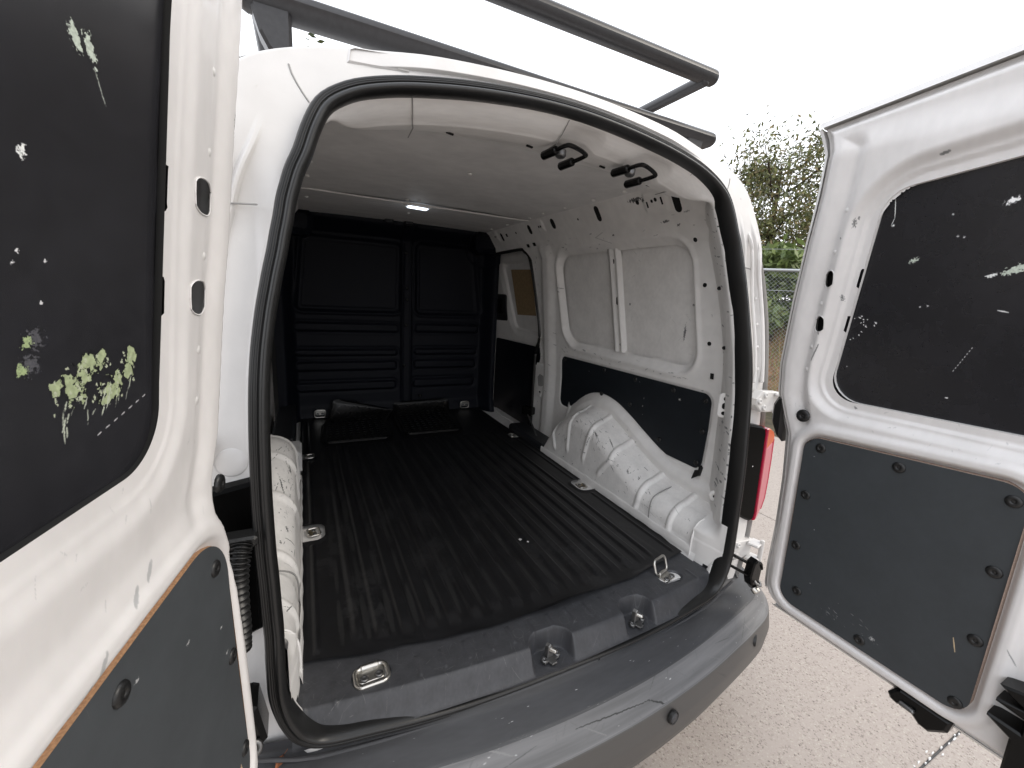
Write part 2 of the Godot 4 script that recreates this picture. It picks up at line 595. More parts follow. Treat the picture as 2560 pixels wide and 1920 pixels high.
func make_rear_frame():
	var n := CT.size()
	var cols := 72
	var dz := func(w: float, x: float, y: float) -> float:
		var side := ss(0.50, 0.56, absf(x)) * ss(0.56, 0.66, y) * ss(1.10, 0.98, y)
		var d := -0.006 - 0.010 * ss(0.02, 0.10, w) - 0.034 * ss(0.10, 0.135, w) * ss(0.57, 0.62, absf(x)) * ss(1.08, 0.9, y)
		d += side * (0.009 * ss(0.40, 0.415, w) - 0.011 * ss(0.465, 0.48, w) + 0.012 * ss(0.70, 0.72, w) - 0.005 * ss(0.78, 0.80, w))
		d += 0.010 * ss(0.50, 0.54, w) * ss(0.45, 0.3, absf(x)) * ss(1.0, 1.15, y)
		return d - 0.045 * pow(ss(0.86, 1.0, w), 2.0)
	var rows := []
	for k in cols + 1:
		var w := float(k) / cols
		var row := PackedVector3Array()
		for i in n:
			var p := (CT[i] - CN[i] * 0.02).lerp(CO[i], w)
			row.append(rear_map(p.x, p.y, dz.call(w, p.x, p.y)))
		rows.append(row)
	obj("rear_body_frame", loft(rows, true), M.paint, van)
	# outside skin of the body, forward from the rear corner
	rows = []
	for s in [[0.0, -0.045], [0.012, -0.07], [0.03, -0.13], [0.05, -0.25], [0.06, -0.6], [0.06, -1.4], [0.06, -2.4]]:
		var row := PackedVector3Array()
		for i in n:
			var p: Vector2 = CO[i] + CO[i].direction_to(CO[i] * 1.3 + Vector2(0, -0.1)) * s[0] * lerpf(1.0, 0.35, ss(.9, 1.25, CO[i].y))
			row.append(rear_map(p.x, p.y, 0) * Vector3(1, 1, 0) + Vector3(0, 0, rear_z(CO[i].x, CO[i].y) + s[1]))
		rows.append(row)
	obj("outer_body_skin", loft(rows, true), M.paint, van)
	var st := st_new()
	box(st, Vector3(0, 0.54, -2.42), Vector3(1.75, 1.5, 0.02))
	obj("light_blocking_plate", done(st), M.black, van)  # unseen plate added to keep light out of the shell
	st = st_new()
	box(st, Vector3(0, -0.02, -0.93), Vector3(1.5, 0.02, 2.04))
	obj("load_floor", done(st), M.inner, van)
	# raised stamped panel above the opening
	st = st_new()
	var o := PackedVector2Array()
	for q in [Vector2(-.463, 1.213), Vector2(-.459, 1.238), Vector2(-.45, 1.243), Vector2(-.39, 1.2495), Vector2(-.381, 1.245), Vector2(-.378, 1.232), Vector2(-.372, 1.2265), Vector2(-.353, 1.227), Vector2(-.353, 1.2235), Vector2(-.42, 1.216)]: o.append(q)
	plate(st, o, rear_map, -0.03, -0.0125, 0.003)
	obj("stamped_panel", done(st), M.paint, van)
	# folded gutter bead down both sides of the opening
	for s in [-1, 1]:
		var pts := PackedVector3Array()
		for q in [[.634, 1.075], [.652, 1.035], [.672, .98], [.70, .86], [.72, .74], [.731, .64], [.728, .60]]:
			pts.append(rear_map(s * q[0], q[1], -.018 - .024 * ss(1.05, .85, q[1]) - .02 * ss(1.03, 1.06, q[1])))
		obj("gutter_bead", tube(smooth(pts, 5), 0.005, 8), M.paint, van)
		pts = PackedVector3Array()
		for q in [[.676, 1.065], [.692, 1.025], [.725, .92], [.752, .80], [.765, .68], [.768, .60]]:
			pts.append(rear_map(s * q[0], q[1], -.020 - .020 * ss(1.05, .85, q[1]) - .02 * ss(1.02, 1.06, q[1])))
		obj("body_seam_ridge", tube(smooth(pts, 5), 0.007, 8), M.paint, van)
		pts = PackedVector3Array([rear_map(s * .612, .948, -0.015), rear_map(s * .64, .949, -0.034), rear_map(s * .69, .945, -0.036)])
		obj("panel_joint", tube(pts, 0.0016, 6), M.liner, van)
		pts = PackedVector3Array()
		for q in [[.556, 1.186], [.552, 1.172], [.545, 1.158], [.536, 1.143], [.527, 1.130]]: pts.append(rear_map(s * q[0], q[1], -.0162))
		obj("panel_joint", tube(pts, .0016, 6), M.liner, van)
		for y in [.95, .86, .78, .71, .64]:
			obj("weld_dimple", lathe(rear_map(s * (0.752 - 0.11 * (y - .64)), y, -0.045), Vector3(0, 0, 1), PackedVector2Array([Vector2(0.006, 0), Vector2(0.004, 0.0015), Vector2(0.0, 0.002)]), 10), M.paint, van)

func make_seal_and_header():
	var n := CT.size()
	var prof := [[-0.004, -0.008], [-0.004, 0.004], [0.0, 0.011], [0.006, 0.013], [0.0075, 0.0095], [0.009, 0.013], [0.0125, 0.0145], [0.014, 0.0105], [0.0155, 0.0145], [0.019, 0.0155], [0.0205, 0.0115], [0.022, 0.013], [0.027, 0.0205], [0.034, 0.0225], [0.041, 0.019], [0.046, 0.011], [0.049, 0.001], [0.050, -0.012], [0.047, -0.026], [0.043, -0.034]]
	var rows := []
	for q in prof:
		var row := PackedVector3Array()
		for i in n:
			var wob := 0.0012 * sin(i * 0.37) + 0.001 * sin(i * 0.13 + 1.0) + 0.0003 * sin(i * 1.3 + 2.0) * sin(i * .05)
			var p: Vector2 = CT[i] - CN[i] * (q[0] * 0.58 + wob)
			row.append(rear_map(p.x, p.y, q[1] * (0.8 if q[1] > 0.0 else 1.0) + wob))
		rows.append(row)
	obj("door_opening_seal", loft(rows, true), M.rubber, van)
	obj("seal_joint", tube(PackedVector3Array([rear_map(.10, -.094, .012), rear_map(.102, -.080, .020), rear_map(.104, -.070, .008)]), .0016, 6), M.hole, van)
	# painted return of the opening: pillars at the sides, header beam across the top
	var side := [[.014, -.004], [.023, -.022], [.025, -.034], [.019, -.048], [-.01, -.085], [-.05, -.125], [-.084, -.165], [-.110, -.205], [-.130, -.255]]
	var top := [[.016, -.004], [.028, -.014], [.045, -.045], [.053, -.072], [.0555, -.088], [.055, -.15], [.049, -.20], [.034, -.245], [.010, -.292]]
	rows = []
	var lo := 3 * 10 + 2
	var hi := n - lo
	for q in side.size():
		var row := PackedVector3Array()
		for i in range(lo, hi + 1):
			var w := ss(0.35, 0.93, CN[i].y)
			var a := lerpf(side[q][0], top[q][0], lerpf(w, ss(.62, .995, CN[i].y), q / 8.0))
			var b := lerpf(side[q][1], top[q][1], w) * (1.0 - 1.5 * w * (1.0 - w))
			# shallow pressings for the two upper lock loops
			if w > 0.9:
				for c in [.072, .300]:
					var e: float = ss(0.055, 0.035, absf(CT[i].x - c))
					if q >= 2 and q <= 5: a -= 0.016 * e
			var p := CT[i] - CN[i] * a
			var up := clampf((q - 4.5) / 3.5, 0.0, 1.0) * ss(.25, .6, CN[i].y)
			row.append(Vector3(p.x, lerpf(maxf(p.y, -0.035), maxf(p.y, ceil_y(p.x) - .002), up), rear_z(CT[i].x, CT[i].y) + b))
		rows.append(row)
	# refine between rows for smooth bends
	var fine := []
	for q in rows.size() - 1:
		for k in 4:
			var row := PackedVector3Array()
			for i in rows[0].size():
				row.append(rows[q][i].cubic_interpolate(rows[q + 1][i], rows[maxi(q - 1, 0)][i], rows[mini(q + 2, rows.size() - 1)][i], k / 4.0))
			fine.append(row)
	fine.append(rows[rows.size() - 1])
	var img := wear_image(2048, 512, lin(0.82, 0.805, 0.785), 0.05, 0.01)
	var dark := lin(0.10, 0.10, 0.10)
	var m: int = rows[0].size()
	for i in range(lo, hi + 1):   # scuffs where loads brush the pillars
		if CT[i].x > 0.3 and CT[i].y < 1.12:
			var u: float = float(i - lo) / (m - 1) * 2048.0
			var k := 6 if (CT[i].y < 0.52 and CT[i].y > 0.22) else (2 if CT[i].y < 0.3 or CT[i].y > 0.9 else 1)
			for r in k:
				if rng.randf() < 0.55:
					var v := 512.0 * (1.0 - rng.randf_range(0.25, 0.72))
					var p := Vector2(u + rng.randf_range(-8, 8), v)
					stroke(img, p, p + Vector2(rng.randf_range(-2, 2), rng.randf_range(8, 70)), rng.randf_range(1.2, 3.4), dark, rng.randf_range(0.3, 0.9), 1.0, 0.2)
	obj("inner_pillar_and_header", loft(fine), wear_mat(M.inner, img), van)
	# holes and pressings on the right pillar
	var pm := func(a: float, y: float, d: float) -> Vector3:   # a runs from the seal (0) forward along the pillar face
		var i := lo
		for k in range(lo, n / 2):
			if CT[k].y >= y and CT[k].x > 0.3:
				i = k; break
		var f := clampf(a, 0.0, 0.999) * 4.0 + 3.0
		var q := int(f)
		var A := lerpf(side[q][0], side[q + 1][0], f - q)
		var B := lerpf(side[q][1], side[q + 1][1], f - q)
		var p := CT[i] - CN[i] * A
		return Vector3(p.x, y, rear_z(CT[i].x, CT[i].y) + B) + Vector3(-0.72, 0, 0.69) * d
	for h in [[.38, .885, .006, .006], [.40, .70, .006, .006]]:
		oval(func(a: float, b: float, d: float) -> Vector3: return pm.call(h[0], h[1], d) + Vector3(0.69, 0, 0.72) * a + Vector3(0, b, 0), 0, 0, h[2], h[3], 0.002)
	var lockmap := func(a: float, b: float, d: float) -> Vector3: return pm.call(0.35, .515, d) + Vector3(0.69, 0, 0.72) * a + Vector3(0, b, 0)
	var st := st_new()
	plate(st, rquad(Vector2(-.019, -.04), Vector2(.019, -.04), Vector2(.019, .042), Vector2(-.019, .042), .014).out, lockmap, -0.004, 0.004, 0.003)
	obj("pillar_boss", done(st), M.inner, van)
	for h in [[.024, .005, .006], [0.0, .007, .010], [-.024, .006, .006]]: oval(lockmap, 0.0, h[0], h[1], h[2], 0.0052)
	for y in [.20, .06]:
		var c: Vector3 = pm.call(0.45, y, 0.0)
		obj("pillar_boss", lathe(c, Vector3(-0.72, 0, 0.69), PackedVector2Array([Vector2(.019, -.003), Vector2(.016, .002), Vector2(.010, .003), Vector2(.006, .001), Vector2(0, .001)]), 18), M.inner, van)
		oval(func(a: float, b: float, d: float) -> Vector3: return c + Vector3(-0.72, 0, 0.69) * d + Vector3(0.69, 0, 0.72) * a + Vector3(0, b, 0), 0, 0, .004, .004, 0.003)
	# sheet joints across the header
	for x in [-.35, .0, .395]:
		var i := n / 4
		for k in range(lo, hi):
			if CT[k].y > 1.0 and absf(CT[k].x - x) < absf(CT[i].x - x): i = k
		var jp := PackedVector3Array()
		for q in range(1, 6):
			var pq: Vector2 = CT[i] - CN[i] * top[q][0]
			jp.append(Vector3(pq.x + .004 * q, pq.y - .0004, rear_z(CT[i].x, CT[i].y) + top[q][1]))
		obj("header_joint", tube(jp, .0013, 6), M.liner, van)
	# two wire lock loops with black sleeves under the header
	for cx in [.050, .245]:
		var y := 1.174 if cx < .1 else 1.155
		var z := -0.085 if cx < .1 else -0.048
		var loop_ := node("lock_loop", van)
		loop_.position = Vector3(cx, y, z)
		loop_.rotation_degrees = Vector3(0, 4, -6 if cx < .1 else -10)
		obj("wire", tube(smooth(PackedVector3Array([Vector3(-.033, .0, -.045), Vector3(-.033, .0, .01), Vector3(-.031, .002, .038), Vector3(-.022, .003, .050), Vector3(.008, .003, .048), Vector3(.030, .001, .043), Vector3(.035, .0, .034), Vector3(.033, -.003, .0), Vector3(.031, -.004, -.045)]), 6), 0.0052, 10), M.gloss, loop_)
		obj("sleeve", tube(PackedVector3Array([Vector3(-.033, .0, -.046), Vector3(-.033, .0, .006)]), 0.0105, 14), M.gloss, loop_)
		obj("sleeve", tube(PackedVector3Array([Vector3(.031, -.004, -.058), Vector3(.032, -.003, -.012)]), 0.0105, 14), M.gloss, loop_)
		obj("bolt", lathe(Vector3(0.0, 0.004, -.02), Vector3(0, -1, 0.1), PackedVector2Array([Vector2(.014, -.012), Vector2(.014, 0), Vector2(.011, .004), Vector2(.005, .004), Vector2(0, .001)]), 12), M.greysteel, loop_)
	for h in [[-.03, -.165], [.195, -.16], [.365, -.15], [.43, -.12], [-.235, -.17]]:
		var c := Vector3(h[0], 1.246 - 0.06 - 0.25 * h[0] * h[0], 0)
		st = st_new()
		box(st, Vector3(h[0], 1.1895 - 0.22 * h[0] * h[0], -0.125), Vector3(.017, .003, .006), Basis.from_euler(Vector3(0.0, 0, -0.12)))
		obj("slot_hole", done(st), M.hole, van)

func make_bulkhead():
	var left := rquad(Vector2(-.545, 1.115), Vector2(.036, 1.117), Vector2(.028, .676), Vector2(-.592, .672), .04)
	var right := rquad(Vector2(.125, 1.13), Vector2(.525, 1.13), Vector2(.588, .677), Vector2(.125, .672), .04)
	var pills := []
	for y in [[.602, .553], [.436, .40], [.356, .305], [.225, .174]]:
		pills.append(rquad(Vector2(-.597, y[0]), Vector2(.012 - .05 * (.6 - y[0]), y[0]), Vector2(.012 - .05 * (.6 - y[0]), y[1]), Vector2(-.597, y[1]), .016))
		pills.append(rquad(Vector2(.128 - .03 * (.6 - y[0]), y[0] + .005), Vector2(.573 - .06 * (.6 - y[0]), y[0] + .005), Vector2(.573 - .06 * (.6 - y[0]), y[1] + .004), Vector2(.128 - .03 * (.6 - y[0]), y[1] + .004), .016))
	var f := func(x: float, y: float) -> Vector3:
		var d := 0.0
		d += 0.014 * ss(.026, .034, x) * ss(.104, .096, x) - 0.006 * ss(.040, .046, x) * ss(.090, .084, x)
		if y > 0.64:
			for q in [left, right]:
				var e := dq(q, x, y)
				d -= 0.012 * ss(.004, -.004, e)
				d -= 0.006 * ss(-.026, -.032, e)
				d += 0.008 * ss(.016, .010, absf(e - .004))
			var notch := Vector2(.60, 1.14).distance_to(Vector2(x, y))
			d += 0.012 * ss(.135, .125, notch)
		else:
			for q in pills:
				var e := dq(q, x, y)
				if e < 0.02: d += 0.012 * ss(.007, -.007, e) - 0.005 * ss(.012, .007, absf(e - 0.010))
		d += 0.10 * ss(.585, .66, absf(x))
		d += 0.03 * ss(0.09, 0.0, y)
		return bulk_map(x, y, d)
	obj("bulkhead", grid(f, -0.70, 0.68, 270, -0.01, 1.25, 246), M.bulk, van)
	for s in [-1, 1]:
		var st := st_new()
		box(st, Vector3(s * .565, 1.165, -1.86), Vector3(.17, .14, .16), Basis.from_euler(Vector3(0, 0, s * 0.12)), 0.03)
		obj("bulkhead_corner_trim", done(st), M.bulk, van)
	for p in [[.06, 1.06], [.068, .84], [.068, .765], [.062, .60], [.05, .33], [-.25, .09], [.16, .115]]:
		rivet(bulk_map, p[0], p[1], 0.012 if p[1] > 0.2 else 0.02, 0.011, van, M.gloss, "push_clip")
	for p in [[-.07, 1.222], [.045, 1.226]]:
		var st := st_new()
		box(st, bulk_map(p[0], p[1], .03), Vector3(.05, .03, .03), Basis.IDENTITY, .006)
		obj("bulkhead_clip", done(st), M.plastic, van)
	for p in [[-.478, .04], [.478, .04]]:
		tie_down(Vector3(p[0], p[1], -1.915), Basis.from_euler(Vector3(PI / 2, 0, 0)), 0.0)

func tie_down(at: Vector3, b: Basis, up: float, gold := false, s := 1.0):
	# base plate with two bolts and a hinged D ring; up = angle of the ring
	var t := node("tie_down", van)
	t.transform = Transform3D(b.scaled(Vector3.ONE * s), at)
	var st := st_new()
	plate(st, rquad(Vector2(-.026, -.020), Vector2(.026, -.020), Vector2(.026, .012), Vector2(-.026, .012), .008).out, floor_map, 0.0, .004, .0012)
	obj("base_plate", done(st), M.zinc if gold else M.steel, t)
	for x in [-.014, .014]:
		obj("bolt", lathe(Vector3(x, .004, -.006 + .010), Vector3.UP, PackedVector2Array([Vector2(.0085, 0), Vector2(.0085, .003), Vector2(.006, .0045), Vector2(.004, .0035), Vector2(0, .0028)]), 12), M.greysteel, t)
	var ring := PackedVector3Array()
	for q in rquad(Vector2(-.031, 0.0), Vector2(.031, 0.0), Vector2(.031, .046), Vector2(-.031, .046), .013).out:
		var v := Vector3(q.x, 0, q.y).rotated(Vector3.RIGHT, 0.0)
		var w := Vector3(q.x, q.y * sin(up) + .006, -.021 + q.y * cos(up))
		ring.append(w)
	obj("ring", tube(ring, .0042, 8, true), M.steel, t)
	obj("sleeve", tube(PackedVector3Array([Vector3(-.015, .006, -.021), Vector3(.015, .006, -.021)]), .0062, 10), M.steel, t)
	return t

func make_ceiling():
	# two lining boards with a joint strip between them
	for seg in [[-1.21, -0.24], [-1.86, -1.222]]:
		var f := func(x: float, z: float) -> Vector3: return ceil_map(x, z + (0.19 * x * x if z > -0.25 else 0.0) * -1.0, 0.002 * sin(x * 3.0 + z * 2.0))
		var img := wear_image(512, 512, lin(0.70, 0.69, 0.68), 0.07, 0.006)
		if seg[1] > -1.0:
			for k in 160:
				var p := Vector2((-0.13 + rng.randfn() * .05 + .6) / 1.2 * 512, (1.0 - (-.52 + rng.randfn() * .07 + 1.21) / .97) * 512)
				stroke(img, p, p + Vector2(rng.randf_range(2, 10), rng.randf_range(-8, -2)), 1.4, lin(.80), rng.randf_range(.1, .35), 1)
		else:
			for y in 26:
				stroke(img, Vector2(0, y * 20 + rng.randf_range(0, 10)), Vector2(512, y * 20 + rng.randf_range(0, 10)), rng.randf_range(2, 8), lin(.5), .12, 3)
		obj("ceiling_board", grid(f, -.60, .60, 41, seg[0], seg[1], 61), wear_mat(M.liner, img), van)
	var st := st_new()
	var strip := PackedVector2Array([Vector2(-.56, -1.222), Vector2(.56, -1.222), Vector2(.56, -1.210), Vector2(-.56, -1.210)])
	plate(st, strip, func(x: float, z: float, d: float) -> Vector3: return ceil_map(x, z, d), -0.002, .004, .002)
	obj("ceiling_joint_strip", done(st), M.inner, van)
	for p in [[-.51, -.765], [-.515, -.974], [-.514, -1.40], [-.014, -.594], [-.103, -1.17], [-.049, -1.165], [-.022, -1.51], [.512, -1.40], [.50, -.977], [.52, -.42], [.515, -.60], [.51, -.80], [.51, -1.13], [.51, -1.62]]:
		rivet(ceil_map, p[0], p[1], .003, .008, van, M.inner, "ceiling_clip")
	# lit load bay lamp
	var l := node("load_bay_lamp", van)
	l.position = Vector3(-.028, ceil_y(0) - .004, -1.285)
	l.rotation_degrees = Vector3(0, 7, 0)
	st = st_new()
	box(st, Vector3.ZERO, Vector3(.13, .06, .012), Basis.from_euler(Vector3(PI / 2, 0, 0)), .006)
	obj("lamp_housing", done(st), M.inner, l)
	var led := mat(Color(0.95, 0.97, 1.0), 0.4)
	led.emission_enabled = true
	led.emission = Color(0.9, 0.95, 1.0)
	led.emission_energy_multiplier = 3.0
	st = st_new()
	box(st, Vector3(0, -.0085, 0), Vector3(.098, .036, .006), Basis.from_euler(Vector3(PI / 2, 0, 0)), .003)
	obj("lamp_lens", done(st), led, l)
	var al := OmniLight3D.new()
	al.name = "lamp_light"
	al.light_energy = 0.0012
	al.light_color = Color(0.93, 0.96, 1.0)
	al.light_size = 0.03
	al.omni_range = 4.0
	al.omni_attenuation = 2.0
	al.shadow_enabled = true
	al.position = Vector3(0, -.045, 0)
	l.add_child(al)

func arch_h(z: float) -> float:
	return smooth_table([[-.985, .02], [-.965, .085], [-.93, .145], [-.885, .195], [-.82, .250], [-.76, .285], [-.70, .302], [-.64, .300], [-.584, .288], [-.5, .255], [-.4, .208], [-.3, .165], [-.22, .142], [-.15, .134], [-.08, .130], [.06, .128]], z)

func arch_side(z: float, y: float) -> float:   # distance above the arch's top line on the wall
	var ya := arch_h(z) + .035
	var sl := (arch_h(z + .02) - arch_h(z - .02)) / .04
	return (y - ya) / sqrt(1.0 + sl * sl)

func make_walls():
	var wo := rquad(Vector2(-1.095, 1.065), Vector2(-.215, 1.060), Vector2(-.150, .578), Vector2(-1.015, .586), .10)
	var wi := rquad(Vector2(-1.078, 1.046), Vector2(-.232, 1.043), Vector2(-.168, .604), Vector2(-1.000, .610), .085)
	var trim := rquad(Vector2(-1.052, .522), Vector2(-.080, .526), Vector2(-.090, .240), Vector2(-1.046, .250), .035)
	var slide := rquad(Vector2(-2.10, 1.100), Vector2(-1.395, 1.108), Vector2(-1.285, .42), Vector2(-2.10, .42), .075)
	var slide2 := rquad(Vector2(-2.10, .62), Vector2(-1.36, .62), Vector2(-1.36, -.05), Vector2(-2.10, -.05), .02)
	var bosses := [rquad(Vector2(-.372, 1.215), Vector2(-.262, 1.212), Vector2(-.258, 1.142), Vector2(-.378, 1.146), .02), rquad(Vector2(-1.155, 1.218), Vector2(-1.085, 1.218), Vector2(-1.085, 1.158), Vector2(-1.155, 1.158), .015), rquad(Vector2(-1.71, 1.218), Vector2(-1.65, 1.218), Vector2(-1.65, 1.160), Vector2(-1.71, 1.160), .015)]
	for side in [1, -1]:
		var depth := func(z: float, y: float) -> float:   # towards the load bay
			var d := 0.0
			if y > 0.5 and y < 1.12 and z > -1.2:
				var e := dq(wo, z, y)
				d -= 0.024 * ss(0.010, -0.020, e)
				d += 0.004 * ss(.02, 0.0, absf(e - .012))
				var e2 := dq(wi, z, y)
				d -= 0.003 * ss(0.012, 0.0, e2)
			if y < 0.58 and z > -1.2:
				var a := arch_side(z, y)
				var e := maxf(dq(trim, z, y), -(a - .052))
				d -= 0.006 * ss(0.012, -0.002, e)
				d += 0.020 * ss(.046, .014, a) * ss(-1.06, -.96, z)
			for q in bosses:
				if y > 1.1: d += 0.008 * ss(0.004, -0.012, dq(q, z, y))
			# rounded pillar between the sliding door and the window pressing
			d += 0.018 * ss(-1.10, -1.17, z) * ss(1.12, 1.06, y)
			d -= 0.022 * ss(-1.20, -1.27, z) * ss(1.12, 1.06, y)
			return d
		var map: Callable = wall_map_r if side > 0 else wall_map_l
		var f := func(z: float, y: float) -> Vector3: return map.call(z, y, depth.call(z, y))
		var cut := func(z: float, y: float) -> float:
			if y < .55 or y > 1.1 or z < -1.15: return 1.0
			var e2 := dq(wi, z, y)
			if fposmod(z * 5.0, 1.0) < 0.42 and y < 0.7: e2 += 0.008
			return e2
		var clip := func(z: float, y: float) -> float: return minf(1.24 - .10 * ss(-.22, -.06, z) - y, cut.call(z, y))
		var keep := clip
		if side > 0:
			keep = func(z: float, y: float) -> float: return minf(clip.call(z, y), minf(dq(slide, z, y), dq(slide2, z, y)) if y < 1.2 else 1.0)
		var img := wear_image(1024, 640, lin(0.82, 0.805, 0.785), 0.05, 0.008)
		var dark := lin(.10)
		var px := func(z: float, y: float) -> Vector2: return Vector2((z + 2.05) / 2.05 * 1024, (1.0 - (y + .02) / 1.26) * 640)
		for q in [[-.412, 1.198, 20, 4], [-.372, 1.190, 9, 3], [-.30, 1.115, 12, 2], [-.25, 1.10, 6, 2], [-.60, 1.10, 4, 2]]:
			flake(img, px.call(q[0], q[1]), q[2], q[3], dark, 0.0, 0.1, .2)
		for k in 90:
			var p: Vector2 = px.call(rng.randf_range(-1.2, -.1), [rng.randf_range(.55, .59), rng.randf_range(1.06, 1.14), rng.randf_range(.6, 1.05), rng.randf_range(.1, .6)][k % 4])
			stroke(img, p, p + Vector2(rng.randf_range(-14, 14), rng.randf_range(-4, 5)), rng.randf_range(.8, 1.8), lin(.16), rng.randf_range(.2, .75), 1.0, .2)
		stroke(img, px.call(-.42, .715), px.call(-.33, .63), 1.0, dark, .5)
		stroke(img, px.call(-.95, 1.02), px.call(-.82, 1.01), 1.0, dark, .5)
		stroke(img, px.call(-.72, 1.10), px.call(-.62, 1.07), 1.0, dark, .4)
		stroke(img, px.call(-.72, 1.10), px.call(-.66, 1.115), 1.0, dark, .4)
		for k in 30:
			var p: Vector2 = px.call(rng.randf_range(-1.33, -1.22), rng.randf_range(.15, 1.1))
			stroke(img, p, p + Vector2(rng.randf_range(-2, 2), rng.randf_range(2, 7)), 1.4, dark, .7)
		var wall_: MeshInstance3D = obj("inner_wall", grid(f, -2.05, 0.0, 410 if side > 0 else 200, -.02, 1.24, 252 if side > 0 else 126, keep), wear_mat(M.inner, img), van)
		for zz in [[-1.10, -.655], [-.61, -.13]]:
			var pimg := wear_image(512, 512, lin(.80, .785, .765), .05, .008)
			scatter(pimg, 16, Rect2(20, 20, 470, 470), 4, 40, .8, .8, 1.3, lin(.2), .6)
			if zz[0] > -1.0 and side > 0:
				flake(pimg, Vector2(385, 350), 7, 34, lin(.13), .1, .15, .15)
				flake(pimg, Vector2(60, 260), 6, 6, lin(.13), .1, .1, .2)
				flake(pimg, Vector2(420, 250), 6, 6, lin(.13), .1, .1, .2)
			var pf := func(z: float, y: float) -> Vector3: return map.call(z, y, -.036)
			obj("window_panel", grid(pf, zz[0], zz[1], 30, .56, 1.09, 30), wear_mat(M.inner, pimg), wall_)
		# folded rib across the window pressing
		var st := st_new()
		var ribpts := [[0.0, -.014], [.004, -.014], [.010, .006], [.026, .006], [.030, -.004], [.048, -.004], [.053, .006], [.066, .006], [.072, -.012], [.078, -.014]]
		var rows := []
		for k in 13:
			var t := k / 12.0
			var y := lerpf(1.052, .606, t)
			var z0 := lerpf(-.690, -.634, t)
			var row := PackedVector3Array()
			for q in ribpts: row.append(map.call(z0 + q[0], y, q[1] - .020))
			rows.append(row)
		obj("window_rib", loft(rows), M.inner, wall_)
		for h in [[-.657, 1.0, .009, .011], [-.620, .832, .009, .018], [-.594, .64, .005, .006]]: oval(map, h[0], h[1], h[2], h[3], -0.0225, null, wall_)
		if side > 0:
			for h in [[-1.001, 1.186, .016, .022], [-.644, 1.183, .014, .028], [-.228, 1.168, .015, .034], [-1.243, 1.185, .015, .022], [-1.607, 1.18, .012, .022]]: oval(map, h[0], h[1], h[2], h[3], .0015, null, wall_)
			for h in [[-.191, 1.047, .007], [-.142, .898, .007], [-.107, .703, .007], [-.403, 1.188, .007], [-.36, 1.20, .004], [-.79, 1.18, .004], [-1.41, 1.185, .005]]: oval(map, h[0], h[1], h[2], h[2], .003, null, wall_)
			for h in [[-1.333, 1.112, .012, .008], [-1.26, 1.114, .012, .008], [-.085, .593, .006, .010], [-1.53, 1.183, .008, .008]]: rect_hole(map, h[0], h[1], h[2], h[3], wall_, .006)
			for h in [[-.352, 1.172, .003, .009], [-.283, 1.175, .003, .011]]: rect_hole(map, h[0], h[1], h[2], h[3], wall_, .0095)
			for h in [[-.327, 1.180, .005], [-.309, 1.182, .006], [-1.13, 1.185, .005], [-1.112, 1.185, .005], [-1.69, 1.188, .004], [-1.675, 1.188, .004]]: oval(map, h[0], h[1], h[2], h[2], .0095, null, wall_)
			# catch pressing on the pillar behind the sliding door
			st = st_new()
			plate(st, PackedVector2Array([Vector2(-1.325, .44), Vector2(-1.225, .445), Vector2(-1.215, .30), Vector2(-1.262, .235), Vector2(-1.29, .235), Vector2(-1.325, .30)]), map, -.01, .008, .006)
			obj("catch_pressing", done(st), M.inner, wall_)
			st = st_new()
			plate(st, rquad(Vector2(-1.315, .395), Vector2(-1.237, .40), Vector2(-1.232, .31), Vector2(-1.285, .30), .012).out, map, .004, .0095)
			obj("catch_recess", done(st), M.liner, wall_)
			oval(map, -1.265, .268, .008, .005, .0095, null, wall_)
		# black lower board with its bite round the wheel arch
		var bmask := func(z: float, y: float) -> float: return -maxf(dq(trim, z, y), -(arch_side(z, y) - .054))
		var bimg := wear_image(1024, 320, lin(.008, .011, .015), .15, .01)
		var bpx := func(z: float, y: float) -> Vector2: return Vector2((z + 1.06) / .99 * 1024, (1.0 - (y - .23) / .305) * 320)
		for q in [[-.222, .475, 8, 6], [-.41, .435, 2, 7], [-.415, .40, 3, 5], [-.44, .50, 3, 2], [-.41, .365, 2, 3], [-.80, .48, 4, 2]]: flake(bimg, bpx.call(q[0], q[1]), q[2], q[3], lin(.62, .6, .56), .2, .2, .3)
		for k in 40:
			var p: Vector2 = bpx.call(rng.randf_range(-1.0, -.1), rng.randf_range(.25, .52))
			stroke(bimg, p, p + Vector2(rng.randf_range(-16, 16), rng.randf_range(-10, 10)), 1.2, lin(.12), rng.randf_range(.1, .4), 1)
		var bd := func(z: float, y: float) -> Vector3: return map.call(z, y, -0.0005)
		var boardm := wear_mat(M.plastic, bimg)
		boardm.roughness = 0.5
		obj("side_trim_board", grid(bd, -1.06, -.07, 250 if side > 0 else 120, .23, .535, 80 if side > 0 else 40, bmask), boardm, van)
		for p in [[-1.017, .505], [-.693, .39], [-.467, .505], [-.254, .506], [-.105, .50], [-.107, .385], [-.491, .388], [-.679, .508], [-.301, .288], [-.112, .262]]:
			rivet(map, p[0], p[1], .0005, .0105, van)
	# white riser of the floor in front of the left wheel arch
	var st := st_new()
	box(st, Vector3(-.64, .045, -1.16), Vector3(.12, .11, .16), Basis.IDENTITY, .012)
	obj("floor_riser", done(st), M.inner, van)
	st = st_new()
	box(st, Vector3(-.66, .05, -1.6), Vector3(.10, .12, .70), Basis.IDENTITY, .012)
	obj("sill_cover", done(st), M.plastic, van)
	make_sliding_door(slide)

